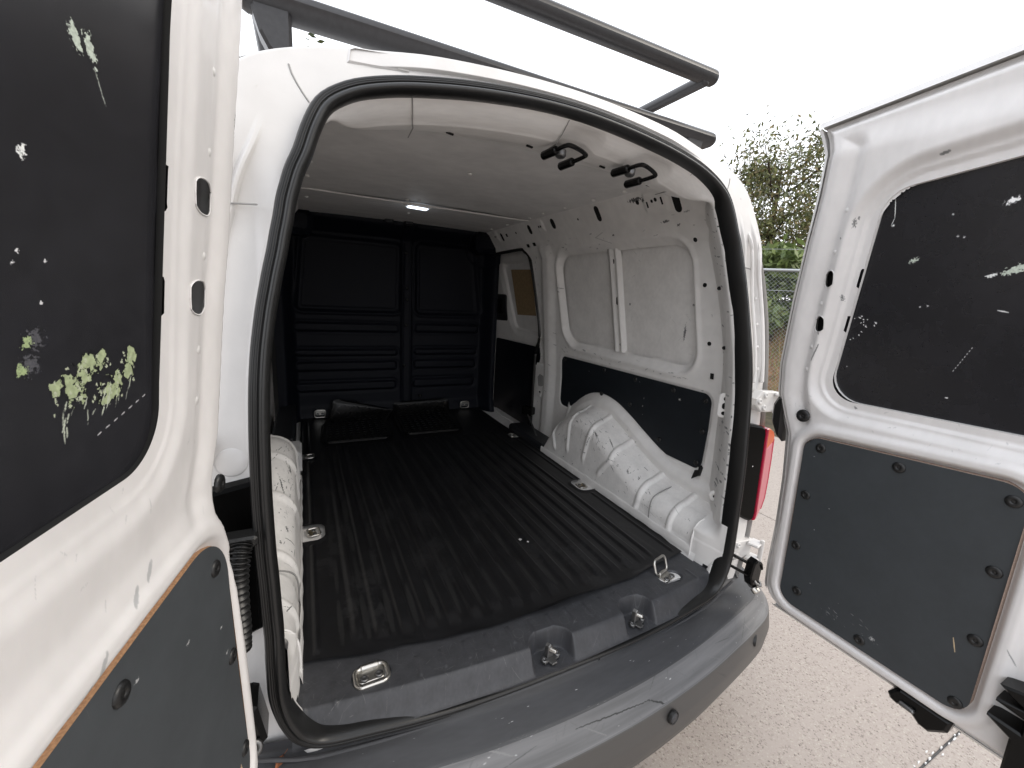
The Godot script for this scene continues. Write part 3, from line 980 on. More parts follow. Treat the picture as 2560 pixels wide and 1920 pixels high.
func make_sliding_door(_opening: Dictionary):
	var map := func(z: float, y: float, d: float) -> Vector3: return Vector3(wall_x(minf(y, 1.06)) + .05 - d, y, z)
	var t := node("sliding_door", van)
	var win := rquad(Vector2(-1.915, 1.048), Vector2(-1.34, 1.05), Vector2(-1.30, .602), Vector2(-1.748, .612), .05)
	var f := func(z: float, y: float) -> Vector3:
		var e := dq(win, z, y)
		return map.call(z, y, -.022 * ss(.004, -.012, e) - .012 * ss(.05, 0.0, e) - .01 * ss(.53, .515, y))
	obj("door_panel", grid(f, -2.30, -1.15, 160, -.05, 1.16, 150), M.inner, t)
	var st := st_new()
	plate(st, inset(win.out, .006), map, -.04, -.030)
	obj("window_blank", done(st), M.liner_light if M.has("liner_light") else M.inner, t)
	st = st_new()
	plate(st, rquad(Vector2(-2.07, .512), Vector2(-1.25, .524), Vector2(-1.25, -.04), Vector2(-2.09, -.04), .03).out, map, -.012, -.004, .002)
	var o := obj("lower_board", done(st), M.bulk, t)
	o.set_meta("label", "dark scuffed lower board of the sliding door")
	for q in [[-1.86, .235], [-1.60, .285]]:   # gouges in the board
		var g := st_new()
		for k in 12:
			var a := Vector2(q[0] + rng.randfn() * .018, q[1] + rng.randfn() * .03)
			var b := a + Vector2(rng.randf_range(-.01, .01), rng.randf_range(-.03, .03))
			var nn := (b - a).orthogonal().normalized() * rng.randf_range(.001, .003)
			plate(g, PackedVector2Array([a - nn, b, a + nn]), map, -.004, -.0035)
		obj("gouge", done(g), M.brown, t).set_meta("kind", "stuff")
	st = st_new()
	plate(st, rquad(Vector2(-2.055, .838), Vector2(-1.85, .838), Vector2(-1.832, .655), Vector2(-2.03, .648), .02).out, map, -.01, .006, .004)
	obj("handle_surround", done(st), M.plastic, t)
	st = st_new()
	plate(st, rquad(Vector2(-2.0, .805), Vector2(-1.90, .805), Vector2(-1.89, .70), Vector2(-1.98, .70), .012).out, map, .004, .016, .004)
	obj("handle", done(st), M.gloss, t)
	# rubber seal and white flange round the opening
	var pts := PackedVector3Array()
	for q in [[-2.06, -.01], [-2.07, .5], [-2.07, 1.02], [-2.05, 1.085], [-1.98, 1.097], [-1.48, 1.104], [-1.42, 1.09], [-1.385, 1.05], [-1.345, .90], [-1.31, .74], [-1.296, .63], [-1.31, .57], [-1.345, .52], [-1.365, .44], [-1.365, .18], [-1.365, -.02]]:
		pts.append(wall_map_r(q[0], q[1], -.006))
	obj("door_seal", tube(smooth(pts, 5), .012, 8), M.rubber, t)
	pts = PackedVector3Array()
	for q in [[-2.08, 1.06], [-2.075, .80], [-2.04, .50], [-2.03, .25], [-2.02, .06], [-1.99, .018], [-1.86, -.004], [-1.54, -.008]]:
		pts.append(Vector3(wall_x(q[1]) - .03, q[1], q[0]))
	obj("door_flange", tube(smooth(pts, 5), .005, 8), M.inner, t)
	# door catch and its stay near the floor
	st = st_new()
	box(st, Vector3(.69, .135, -1.33), Vector3(.05, .05, .07), Basis.from_euler(Vector3(0, 0.5, 0)), .006)
	obj("door_catch", done(st), M.gloss, t)
	obj("stay_rod", tube(PackedVector3Array([Vector3(.675, .115, -1.31), Vector3(.66, .06, -1.20), Vector3(.64, .0, -1.08)]), .005, 8), M.greysteel, t)
	st = st_new()
	box(st, Vector3(.66, .0, -1.2), Vector3(.12, .07, .42), Basis.IDENTITY, .01)
	obj("step_cover", done(st), M.plastic, t)

func make_arches():
	var ribs := [[-.885, .165, -.846, .105], [-.745, .285, -.737, .143], [-.583, .285, -.607, .146], [-.428, .21, -.490, .094], [-.241, .135, -.248, .073], [-.08, .13, -.077, .075]]
	for side in [1, -1]:
		var f := func(z: float, t: float) -> Vector3:
			var h := arch_h(z)
			var r := minf(.080, h * .78)
			var x := .586
			var y := 0.0
			var vert := maxf(h - r, 0.0)
			var nx := -1.0
			var ny := 0.0
			if t < 0.4:
				y = -0.012 + (vert + .012) * (t / 0.4)
				x = .584 + .010 * (t / 0.4)
			elif t < 0.7:
				var a := (t - 0.4) / 0.3 * PI * 0.46
				x = .594 + r * (1.0 - cos(a))
				y = vert + r * sin(a)
				nx = -cos(a)
				ny = sin(a)
			else:
				var k := (t - 0.7) / 0.3
				x = .594 + r * .876 + k * (.745 - .594 - r * .876)
				y = vert + r * .994 + k * .040
				nx = 0.0
				ny = 1.0
			var d := 0.0
			for q in ribs:
				var zc := q[0] as float
				if t < 0.45: zc = lerpf(q[0], q[2], clampf((0.45 - t) / 0.25, 0.0, 1.0))
				var e := absf(z - zc)
				var on := ss(0.16, 0.24, t) * ss(0.95, 0.86, t)
				d = maxf(d, .0068 * ss(.015, .004, e) * on)
			d += .004 * ss(.04, .03, y) * ss(.0, .3, 0.4 - t)
			return Vector3(side * (x + nx * d), y + ny * d, z)
		var img := wear_image(1536, 512, lin(.82, .805, .785), .05, .01)
		var dark := lin(.11)
		for k in 230:
			var t: float = [rng.randf_range(.40, .60), rng.randf_range(.42, .66), rng.randf_range(.0, .14), rng.randf_range(.0, .95)][k % 4]
			var u: float = rng.randf_range(.02, .98) if k % 2 == 0 else clampf(.45 + rng.randfn() * .16, .02, .98)
			var p := Vector2(u * 1536, (1.0 - t) * 512)
			var l := rng.randf_range(5, 20) + (rng.randf_range(10, 50) if k % 5 == 0 else 0.0)
			var an := rng.randf_range(-.5, .5) + (PI / 2 if rng.randf() < .35 else 0.0)
			stroke(img, p, p + Vector2.from_angle(an) * l, rng.randf_range(1.0, 3.2), dark, rng.randf_range(.25, .9), 1.5, .25)
		for q in [[.50, .60, 60, 5], [.42, .52, 30, 8], [.28, .5, 22, 5], [.56, .42, 26, 4], [.63, .55, 16, 8], [.68, .6, 10, 5], [.22, .30, 6, 10]]:
			flake(img, Vector2(q[0] * 1536, (1.0 - q[1]) * 512), q[2], q[3], dark, .25, .25, .15)
		obj("wheel_arch", grid(f, -.985, .05, 260 if side > 0 else 200, 0.0, 1.0, 90), wear_mat(M.inner, img), van)
		# folded seam strip along the arch's foot, and its joint with the rear corner
		var rows := []
		for y in [[.0, .583], [.012, .5815], [.016, .580], [.036, .5815], [.040, .585]]:
			var row := PackedVector3Array()
			for k in 40: row.append(Vector3(side * (y[1] + .0012 * sin(k * 1.7)), y[0] + .0015 * sin(k * .9), lerpf(-.975, .03, k / 39.0)))
			rows.append(row)
		obj("arch_seam_strip", loft(rows), M.inner, van)
		var pts := PackedVector3Array()
		for q in [[.588, .03], [.588, .085], [.60, .118], [.64, .135], [.70, .148]]: pts.append(Vector3(side * q[0], q[1], -.165 - .01 * q[0]))
		obj("arch_panel_joint", tube(smooth(pts, 4), .0022, 6), M.liner, van)
		pts = PackedVector3Array()
		for q in [[.584, .0], [.586, .075], [.60, .115], [.63, .13]]: pts.append(Vector3(side * q[0], q[1], .028))
		obj("arch_panel_joint", tube(smooth(pts, 4), .003, 6), M.inner, van)
	for side in [1, -1]:
		var cpf := func(z: float, y: float) -> Vector3: return Vector3(side * (.5885 + .012 * ss(.04, .14, z) + .09 * ss(.10, .16, y) * ss(.12, .03, z) - .0015 * ss(.075, .07, y) * ss(.078, .073, y + .0)), y, z)
		obj("rear_corner_panel", grid(cpf, .025, .135, 30, -.045, .165, 50), M.inner, van)
	var st := st_new()
	plate(st, PackedVector2Array([Vector2(-.098, .215), Vector2(-.086, .222), Vector2(-.08, .255), Vector2(-.088, .262), Vector2(-.092, .24), Vector2(-.105, .238), Vector2(-.115, .20)]), wall_map_r, .0, .012)
	obj("drain_slot", done(st), M.hole, van)

func make_sill():
	var top := func(x: float) -> float: return 0.150 - .13 * x * x   # where the flat top turns down
	var pockets := [[-.030, .125, .052], [.256, .112, .048]]
	var f := func(x: float, z: float) -> Vector3:
		var e: float = top.call(x)
		var lim := .187 - .11 * x * x
		var y := -.004
		y -= .052 * ss(0.0, 1.0, (z - e) / (lim - e))
		for p in pockets:   # recesses for the lower locks
			var on := ss(.005, -.005, dq_box(absf(x - p[0]), absf(z - p[1] - .10), p[2] + (z - .12) * .10, .108, .034))
			y = lerpf(y, minf(y, -.056), on)
		for p in [[-.447, .079], [.447, .079]]:
			var q := Vector2((x - p[0]) / .044, (z - p[1]) / .030)
			y -= .012 * ss(1.0, .75, q.length())
		var r := fposmod(x + .029, .058) - .029   # moulded short ribs
		y += .0022 * ss(.006, .002, absf(r)) * ss(.068, .076, z) * ss(.128, .118, z) * (0.0 if absf(x + .447) < .06 or absf(x - .447) < .06 else 1.0)
		return Vector3(x, y, z + (.0 if z < .15 else -.0 * x))
	var keep := func(x: float, z: float) -> float: return (.187 - .11 * x * x) - z
	var img := wear_image(2048, 512, lin(.050, .051, .056), .16, .012)
	scatter(img, 260, Rect2(0, 0, 2048, 512), 8, 70, PI / 2, .5, 2.0, lin(.17), .6)
	scatter(img, 90, Rect2(0, 100, 2048, 300), 10, 60, 0.6, .7, 1.6, lin(.26), .6)
	for k in 5:   # moulded rings
		var c: Vector2 = [Vector2(.60, .42), Vector2(.53, .42), Vector2(.745, .45), Vector2(.42, .45), Vector2(.83, .45)][k] * Vector2(2048, 512)
		for w in 40:
			var a := TAU * w / 40.0
			stroke(img, c + Vector2(cos(a) * 22, sin(a) * 34), c + Vector2(cos(a + .16) * 22, sin(a + .16) * 34), 2.0, lin(.11), .6)
	var m := wear_mat(M.bumper, img)
	m.roughness = .5
	obj("sill_trim", grid(f, -.602, .602, 480, -.02, .198, 90, keep), m, van)
	for s in [-1, 1]:
		var st := st_new()
		box(st, Vector3(s * .597, -.02, .06), Vector3(.012, .05, .15))
		obj("sill_end_cap", done(st), M.plastic, van)

func make_strikers_and_ties():
	for p in [[-.033, .158], [.253, .150]]:
		var s := node("lock_striker", van)
		s.position = Vector3(p[0], -.050, p[1])
		s.rotation_degrees = Vector3(0, 8, 0)
		s.scale = Vector3.ONE * .88
		var st := st_new()
		plate(st, PackedVector2Array([Vector2(-.03, -.004), Vector2(-.022, -.014), Vector2(.012, -.012), Vector2(.030, -.016), Vector2(.034, -.004), Vector2(.024, .010), Vector2(.010, .012), Vector2(.006, .022), Vector2(-.010, .022), Vector2(-.014, .008), Vector2(-.026, .010)]), floor_map, 0.0, .005, .001)
		obj("base_plate", done(st), M.greysteel, s)
		st = st_new()
		plate(st, PackedVector2Array([Vector2(-.012, 0), Vector2(.010, 0), Vector2(.006, .034), Vector2(-.004, .044), Vector2(-.010, .036)]), func(a: float, b: float, d: float) -> Vector3: return Vector3(a + .3 * d, b + .004, d - .006), -.006, .006, .002)
		obj("catch_arm", done(st), M.greysteel, s)
		obj("pin", tube(PackedVector3Array([Vector3(-.004, .030, -.008), Vector3(.006, .030, .012)]), .0062, 12), M.steel, s)
		for q in [[-.022, .0], [.024, .0]]:
			obj("bolt", lathe(Vector3(q[0], .005, q[1]), Vector3.UP, PackedVector2Array([Vector2(.009, 0), Vector2(.009, .003), Vector2(.006, .0045), Vector2(.003, .002), Vector2(0, .002)]), 12), M.greysteel, s)
	var flat := Basis.IDENTITY
	tie_down(Vector3(-.447, -.010, .080), Basis.from_euler(Vector3(0, .05, 0)), 0.02, false, 1.1).set_meta("label", "folded flat tie down ring at the left of the sill")
	tie_down(Vector3(.442, -.010, .076), Basis.from_euler(Vector3(0, .25, 0)), 1.95).set_meta("label", "upright tie down ring at the right of the sill")
	tie_down(Vector3(-.549, .004, -.543), Basis.from_euler(Vector3(0, 1.75, 0)), 0.02, true, .8)
	tie_down(Vector3(.549, .002, -.543), Basis.from_euler(Vector3(0, -1.6, 0)), 0.02, true, .8)
	tie_down(Vector3(-.549, .006, -1.255), Basis.from_euler(Vector3(0, 1.6, 0)), 0.05, false, .8)
	tie_down(Vector3(.549, .006, -1.255), Basis.from_euler(Vector3(0, -1.6, 0)), 0.05, false, .8)
	for s in [-1, 1]:
		var st := st_new()
		plate(st, rquad(Vector2(s * .590, -.585), Vector2(s * .590, -.498), Vector2(s * .524, -.508), Vector2(s * .524, -.578), .016).out, floor_map, -.015, .0015, .001)
		obj("tie_down_tab", done(st), M.inner, van)

func make_bumper():
	# plan curve of the crease, then sections out from it
	var plan := PackedVector2Array()
	var cp := [[-.90, -.35], [-.90, -.12], [-.895, -.01], [-.875, .055], [-.84, .108], [-.78, .150], [-.68, .178], [-.55, .204], [-.40, .230], [-.20, .252], [0, .259]]
	var all := []
	for q in cp: all.append(Vector3(q[0], 0, q[1]))
	for i in range(cp.size() - 2, -1, -1): all.append(Vector3(-cp[i][0], 0, cp[i][1]))
	var c := smooth(PackedVector3Array(all), 6)
	var n := c.size()
	var sec := [[-.080, -.060], [-.078, -.084], [-.060, -.094], [-.030, -.104], [-.003, -.1135], [.0, -.115], [.003, -.118], [.044, -.162], [.0475, -.166], [.0495, -.171], [.058, -.22], [.052, -.28], [.030, -.34], [.0, -.40], [-.10, -.42]]
	var rows := []
	for q in sec:
		var row := PackedVector3Array()
		for i in n:
			var t := (c[mini(i + 1, n - 1)] - c[maxi(i - 1, 0)]).normalized()
			var nn := Vector3(-t.z, 0, t.x)
			if nn.z < -0.5 or nn.dot(Vector3(c[i].x, 0, .5)) < 0: nn = -nn
			row.append(c[i] + nn * q[0] + Vector3(0, q[1], 0))
		rows.append(row)
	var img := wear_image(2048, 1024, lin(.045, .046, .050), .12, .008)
	for y in 440:  # lower face painted brown for the ground it reflects
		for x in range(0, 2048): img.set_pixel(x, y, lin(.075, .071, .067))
	for y in range(438, 610):   # paler band: scuffs with the sky reflection painted in
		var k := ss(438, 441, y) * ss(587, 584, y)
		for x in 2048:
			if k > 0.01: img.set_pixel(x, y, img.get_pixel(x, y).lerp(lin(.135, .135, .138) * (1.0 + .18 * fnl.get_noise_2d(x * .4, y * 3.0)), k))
	scatter(img, 240, Rect2(200, 380, 1700, 260), 10, 90, PI / 2 - .2, .35, 2.2, lin(.12), .6)
	scatter(img, 60, Rect2(500, 300, 1100, 420), 20, 90, .3, .8, 2.2, lin(.03), .45)
	scatter(img, 40, Rect2(400, 500, 1400, 200), 20, 80, .2, .9, 2.0, lin(.2), .7)
	for k in 130:
		var p := Vector2(rng.randf_range(450, 1750), rng.randf_range(520, 860))
		stroke(img, p, p + Vector2(rng.randf_range(-2, 2), rng.randf_range(0, 3)), rng.randf_range(1.5, 3.2), lin(.55), rng.randf_range(.3, .9))
	flake(img, Vector2(560, 640), 40, 30, lin(.17, .16, .145), .2, .15, .08)
	flake(img, Vector2(1570, 690), 34, 26, lin(.2), .2, .25, .1)
	stroke(img, Vector2(1010, 560), Vector2(1120, 540), 2.4, lin(.02), .9, 3)
	stroke(img, Vector2(1120, 540), Vector2(1150, 500), 2.4, lin(.02), .9, 3)
	stroke(img, Vector2(800, 600), Vector2(900, 590), 3, lin(.2), .8, 3)
	stroke(img, Vector2(900, 590), Vector2(930, 560), 3, lin(.2), .8, 3)
	# dense rows so that the painted wear has an even spread
	var fine := []
	for q in rows.size() - 1:
		for k in 4:
			var row := PackedVector3Array()
			for i in n: row.append(rows[q][i].lerp(rows[q + 1][i], k / 4.0))
			fine.append(row)
	fine.append(rows[rows.size() - 1])
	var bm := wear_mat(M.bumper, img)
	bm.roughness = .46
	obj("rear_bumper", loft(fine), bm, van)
	# raised lip that runs under the seal
	var pts := PackedVector3Array()
	for k in 41:
		var x := lerpf(-.70, .70, k / 40.0)
		pts.append(Vector3(x, -.094 + .03 * ss(.55, .7, absf(x)), .186 - .14 * x * x))
	obj("bumper_lip", tube(pts, .0045, 6), M.bumper, van)
	for q in [[.253, -.188, .318, .16], [.690, -.185, .238, .52], [-.253, -.188, .318, -.16]]:
		var ax := Vector3(sin(q[3]), .05, cos(q[3]))
		var s := node("parking_sensor", van)
		s.position = Vector3(q[0], q[1] - .01, q[2] - .009)
		obj("sensor_ring", lathe(Vector3.ZERO, ax, PackedVector2Array([Vector2(.018, -.004), Vector2(.018, .003), Vector2(.0165, .0045), Vector2(.0145, .002), Vector2(.0145, -.002)]), 20), M.black, s)
		obj("sensor_face", lathe(Vector3.ZERO, ax, PackedVector2Array([Vector2(.0135, -.004), Vector2(.013, .0035), Vector2(0, .0045)]), 20), M.bumper, s)

func make_lamps():
	for s in [1, -1]:
		var t := node("tail_lamp", van)
		if s > 0: t.set_meta("label", "right tail lamp showing its black inner flank and red lens edge")
		var mp := func(a: float, b: float, d: float) -> Vector3: return Vector3(s * a, b, .088 + d)
		var st := st_new()
		plate(st, PackedVector2Array([Vector2(.640, .484), Vector2(.758, .462), Vector2(.772, .452), Vector2(.777, .438), Vector2(.795, .150), Vector2(.790, .132), Vector2(.776, .126), Vector2(.745, .140), Vector2(.690, .172), Vector2(.640, .190)]), mp, -.026, .006, .006)
		obj("lamp_body", done(st), M.lampblack, t)
		if s > 0:
			var red := mat(lin(.50, .012, .06), .15, 0.0, 1.0)
			red.backlight_enabled = true
			red.backlight = lin(.5, .02, .08)
			var pink := mat(lin(.82, .30, .34), .15, 0.0, 1.0)  # red lens made pink, the sky shining through painted in
			pink.backlight_enabled = true
			pink.backlight = lin(.6, .15, .2)
			var amber := mat(lin(.80, .20, .08), .15, 0.0, 1.0)
			amber.backlight_enabled = true
			amber.backlight = lin(.6, .16, .06)
			st = st_new()
			plate(st, PackedVector2Array([Vector2(.7765, .452), Vector2(.788, .454), Vector2(.798, .30), Vector2(.806, .14), Vector2(.802, .126), Vector2(.793, .126), Vector2(.797, .150)]), mp, -.05, .007, .003)
			obj("lens_edge", done(st), red, t)
			st = st_new()
			plate(st, PackedVector2Array([Vector2(.7885, .454), Vector2(.802, .450), Vector2(.822, .438), Vector2(.830, .422), Vector2(.828, .404), Vector2(.794, .378)]), mp, -.06, .003, .003)
			obj("amber_lens", done(st), amber, t)
			st = st_new()
			plate(st, PackedVector2Array([Vector2(.7945, .377), Vector2(.826, .401), Vector2(.832, .34), Vector2(.836, .26), Vector2(.836, .20), Vector2(.826, .16), Vector2(.812, .128), Vector2(.8065, .128)]), mp, -.06, .003, .003)
			obj("red_lens", done(st), pink, t)
			st = st_new()
			plate(st, PackedVector2Array([Vector2(.8265, .401), Vector2(.832, .412), Vector2(.838, .34), Vector2(.842, .26), Vector2(.842, .20), Vector2(.832, .16), Vector2(.8265, .16), Vector2(.8365, .20), Vector2(.8365, .26), Vector2(.8325, .34)]), mp, -.07, .002, .001)
			obj("lens_rim", done(st), red, t)
		st = st_new()
		plate(st, PackedVector2Array([Vector2(.79, .46), Vector2(.822, .43), Vector2(.822, .20), Vector2(.79, .12), Vector2(.775, .12)]), func(a: float, b: float, d: float) -> Vector3: return Vector3(s * a, b, .02 + d), -.05, .0, .004)
		obj("lamp_seat", done(st), M.plastic, t)
		for q in ([[.735, .33]] if s > 0 else []):
			obj("lamp_mark", lathe(mp.call(q[0], q[1], .0065), Vector3(0, 0, 1), PackedVector2Array([Vector2(.0022, 0), Vector2(0, .0008)]), 8), M.inner, t)
	for s in [-1, 1]:   # round pressing above the lamp
		obj("round_pressing", lathe(Vector3(s * .672, .512, rear_z(.672, .512) - .050), Vector3(0, .15, 1), PackedVector2Array([Vector2(.027, -.004), Vector2(.026, .000), Vector2(.023, .003), Vector2(.012, .0045), Vector2(0, .005)]), 24), M.paint, van)
	# faint moulded letters near the foot of the right lamp's flank
	var tm := TextMesh.new()
	tm.text = "11E8-"
	tm.font_size = 12
	tm.pixel_size = .0009
	tm.depth = .0006
	var o := obj("lamp_lettering", tm, M.greysteel, van)
	o.position = Vector3(.692, .185, .0955)
	# ribbed rubber sleeve of the left door's wiring, and the dark cavity behind it
	var pts := PackedVector3Array()
	for q in [[-.655, .40, .145], [-.658, .385, .158], [-.662, .355, .166], [-.664, .31, .168], [-.664, .26, .166], [-.666, .22, .165]]: pts.append(Vector3(q[0], q[1], q[2]))
	pts = smooth(pts, 16)
	var rows := []
	for i in pts.size():
		var a := pts[maxi(i - 1, 0)]
		var b := pts[mini(i + 1, pts.size() - 1)]
		var tt := (b - a).normalized()
		var x := tt.cross(Vector3(1, 0, 0.2)).normalized()
		var y := tt.cross(x)
		var r := .0135 + .0028 * (1.0 if i % 4 < 2 else -1.0)
		var row := PackedVector3Array()
		for k in 16: row.append(pts[i] + (x * cos(TAU * k / 16) + y * sin(TAU * k / 16)) * r)
		rows.append(row)
	obj("wiring_gaiter", loft(rows, true), M.rubber, van)
	var st := st_new()
	box(st, Vector3(-.658, .402, .135), Vector3(.05, .02, .03), Basis.IDENTITY, .004)
	obj("gaiter_flange", done(st), M.rubber, van)

func make_hinges():
	for s in [1, -1]:
		var mp := func(a: float, b: float, d: float) -> Vector3: return Vector3(s * a, b, .086 + d)
		for lower in [false, true]:
			var h := node("door_hinge", van)
			var dy := -.52 if lower else 0.0
			var st := st_new()
			plate(st, PackedVector2Array([Vector2(.722, .580 + dy), Vector2(.812, .572 + dy), Vector2(.812, .506 + dy), Vector2(.728, .512 + dy), Vector2(.700, .535 + dy), Vector2(.696, .556 + dy)]), mp, -.02, .007, .003)
			obj("hinge_plate", done(st), M.paint, h)
			for q in [[.737, .566], [.712, .548], [.738, .526]]:
				var c: Vector3 = mp.call(q[0], q[1] + dy, .007)
				obj("bolt", lathe(c, Vector3(0, .1, 1), PackedVector2Array([Vector2(.0095, -.001), Vector2(.0095, .003), Vector2(.007, .005), Vector2(.004, .0045), Vector2(.003, .002), Vector2(0, .002)]), 14), M.paint, h)
			for y in [.566, .511]:
				st = st_new()
				box(st, mp.call(.806, y + dy, .022), Vector3(.052, .009, .034), Basis.from_euler(Vector3(0, s * .25, 0)), .003)
				obj("hinge_arm", done(st), M.paint, h)
			obj("hinge_pin", tube(PackedVector3Array([mp.call(.822, .578 + dy, .034), mp.call(.822, .500 + dy, .034)]), .0075, 10), M.paint, h)
	# black check strap of the right door, wire link and bracket
	var cs := node("check_strap", van)
	obj("wire", tube(smooth(PackedVector3Array([Vector3(.655, .055, .135), Vector3(.700, .030, .150), Vector3(.722, .018, .158), Vector3(.735, .028, .165), Vector3(.75, .022, .168), Vector3(.757, .002, .17)]), 5), .0052, 8), M.gloss, cs)
	obj("wire", tube(smooth(PackedVector3Array([Vector3(.645, .022, .135), Vector3(.690, -.004, .155), Vector3(.722, -.022, .168), Vector3(.735, -.03, .172)]), 5), .0048, 8), M.gloss, cs)
	obj("link_ring", lathe(Vector3(.735, -.034, .176), Vector3(.3, .8, .5), PackedVector2Array([Vector2(.016, -.003), Vector2(.019, 0), Vector2(.016, .003), Vector2(.011, .003), Vector2(.009, 0), Vector2(.011, -.003)]), 16), M.greysteel, cs)
	var st := st_new()
	var bo := PackedVector2Array([Vector2(.735, .035), Vector2(.752, .045), Vector2(.778, .005), Vector2(.774, -.075), Vector2(.760, -.06), Vector2(.742, -.045), Vector2(.728, -.01)])
	plate(st, bo, func(a: float, b: float, d: float) -> Vector3: return Vector3(a - .03, b, .165 + d), -.015, .012, .004)
	obj("strap_bracket", done(st), M.gloss, cs)
	obj("bolt", lathe(Vector3(.728, -.062, .182), Vector3(.1, -.5, .7), PackedVector2Array([Vector2(.013, -.01), Vector2(.013, .004), Vector2(.009, .007), Vector2(.005, .004), Vector2(0, .004)]), 12), M.steel, cs)
	var cl := node("check_strap", van)
	st = st_new()
	box(st, Vector3(-.668, .06, .15), Vector3(.05, .11, .05), Basis.from_euler(Vector3(0.2, 0, .1)), .008)
	obj("strap_bracket", done(st), M.gloss, cl)
	obj("wire", tube(smooth(PackedVector3Array([Vector3(-.655, .10, .15), Vector3(-.662, .03, .17), Vector3(-.668, -.04, .165), Vector3(-.67, -.08, .15)]), 5), .0055, 8), M.gloss, cl)
	obj("link_ring", lathe(Vector3(-.66, .02, .178), Vector3(.2, .3, 1), PackedVector2Array([Vector2(.014, -.003), Vector2(.017, 0), Vector2(.014, .003), Vector2(.009, .003), Vector2(.007, 0), Vector2(.009, -.003)]), 14), M.greysteel, cl)

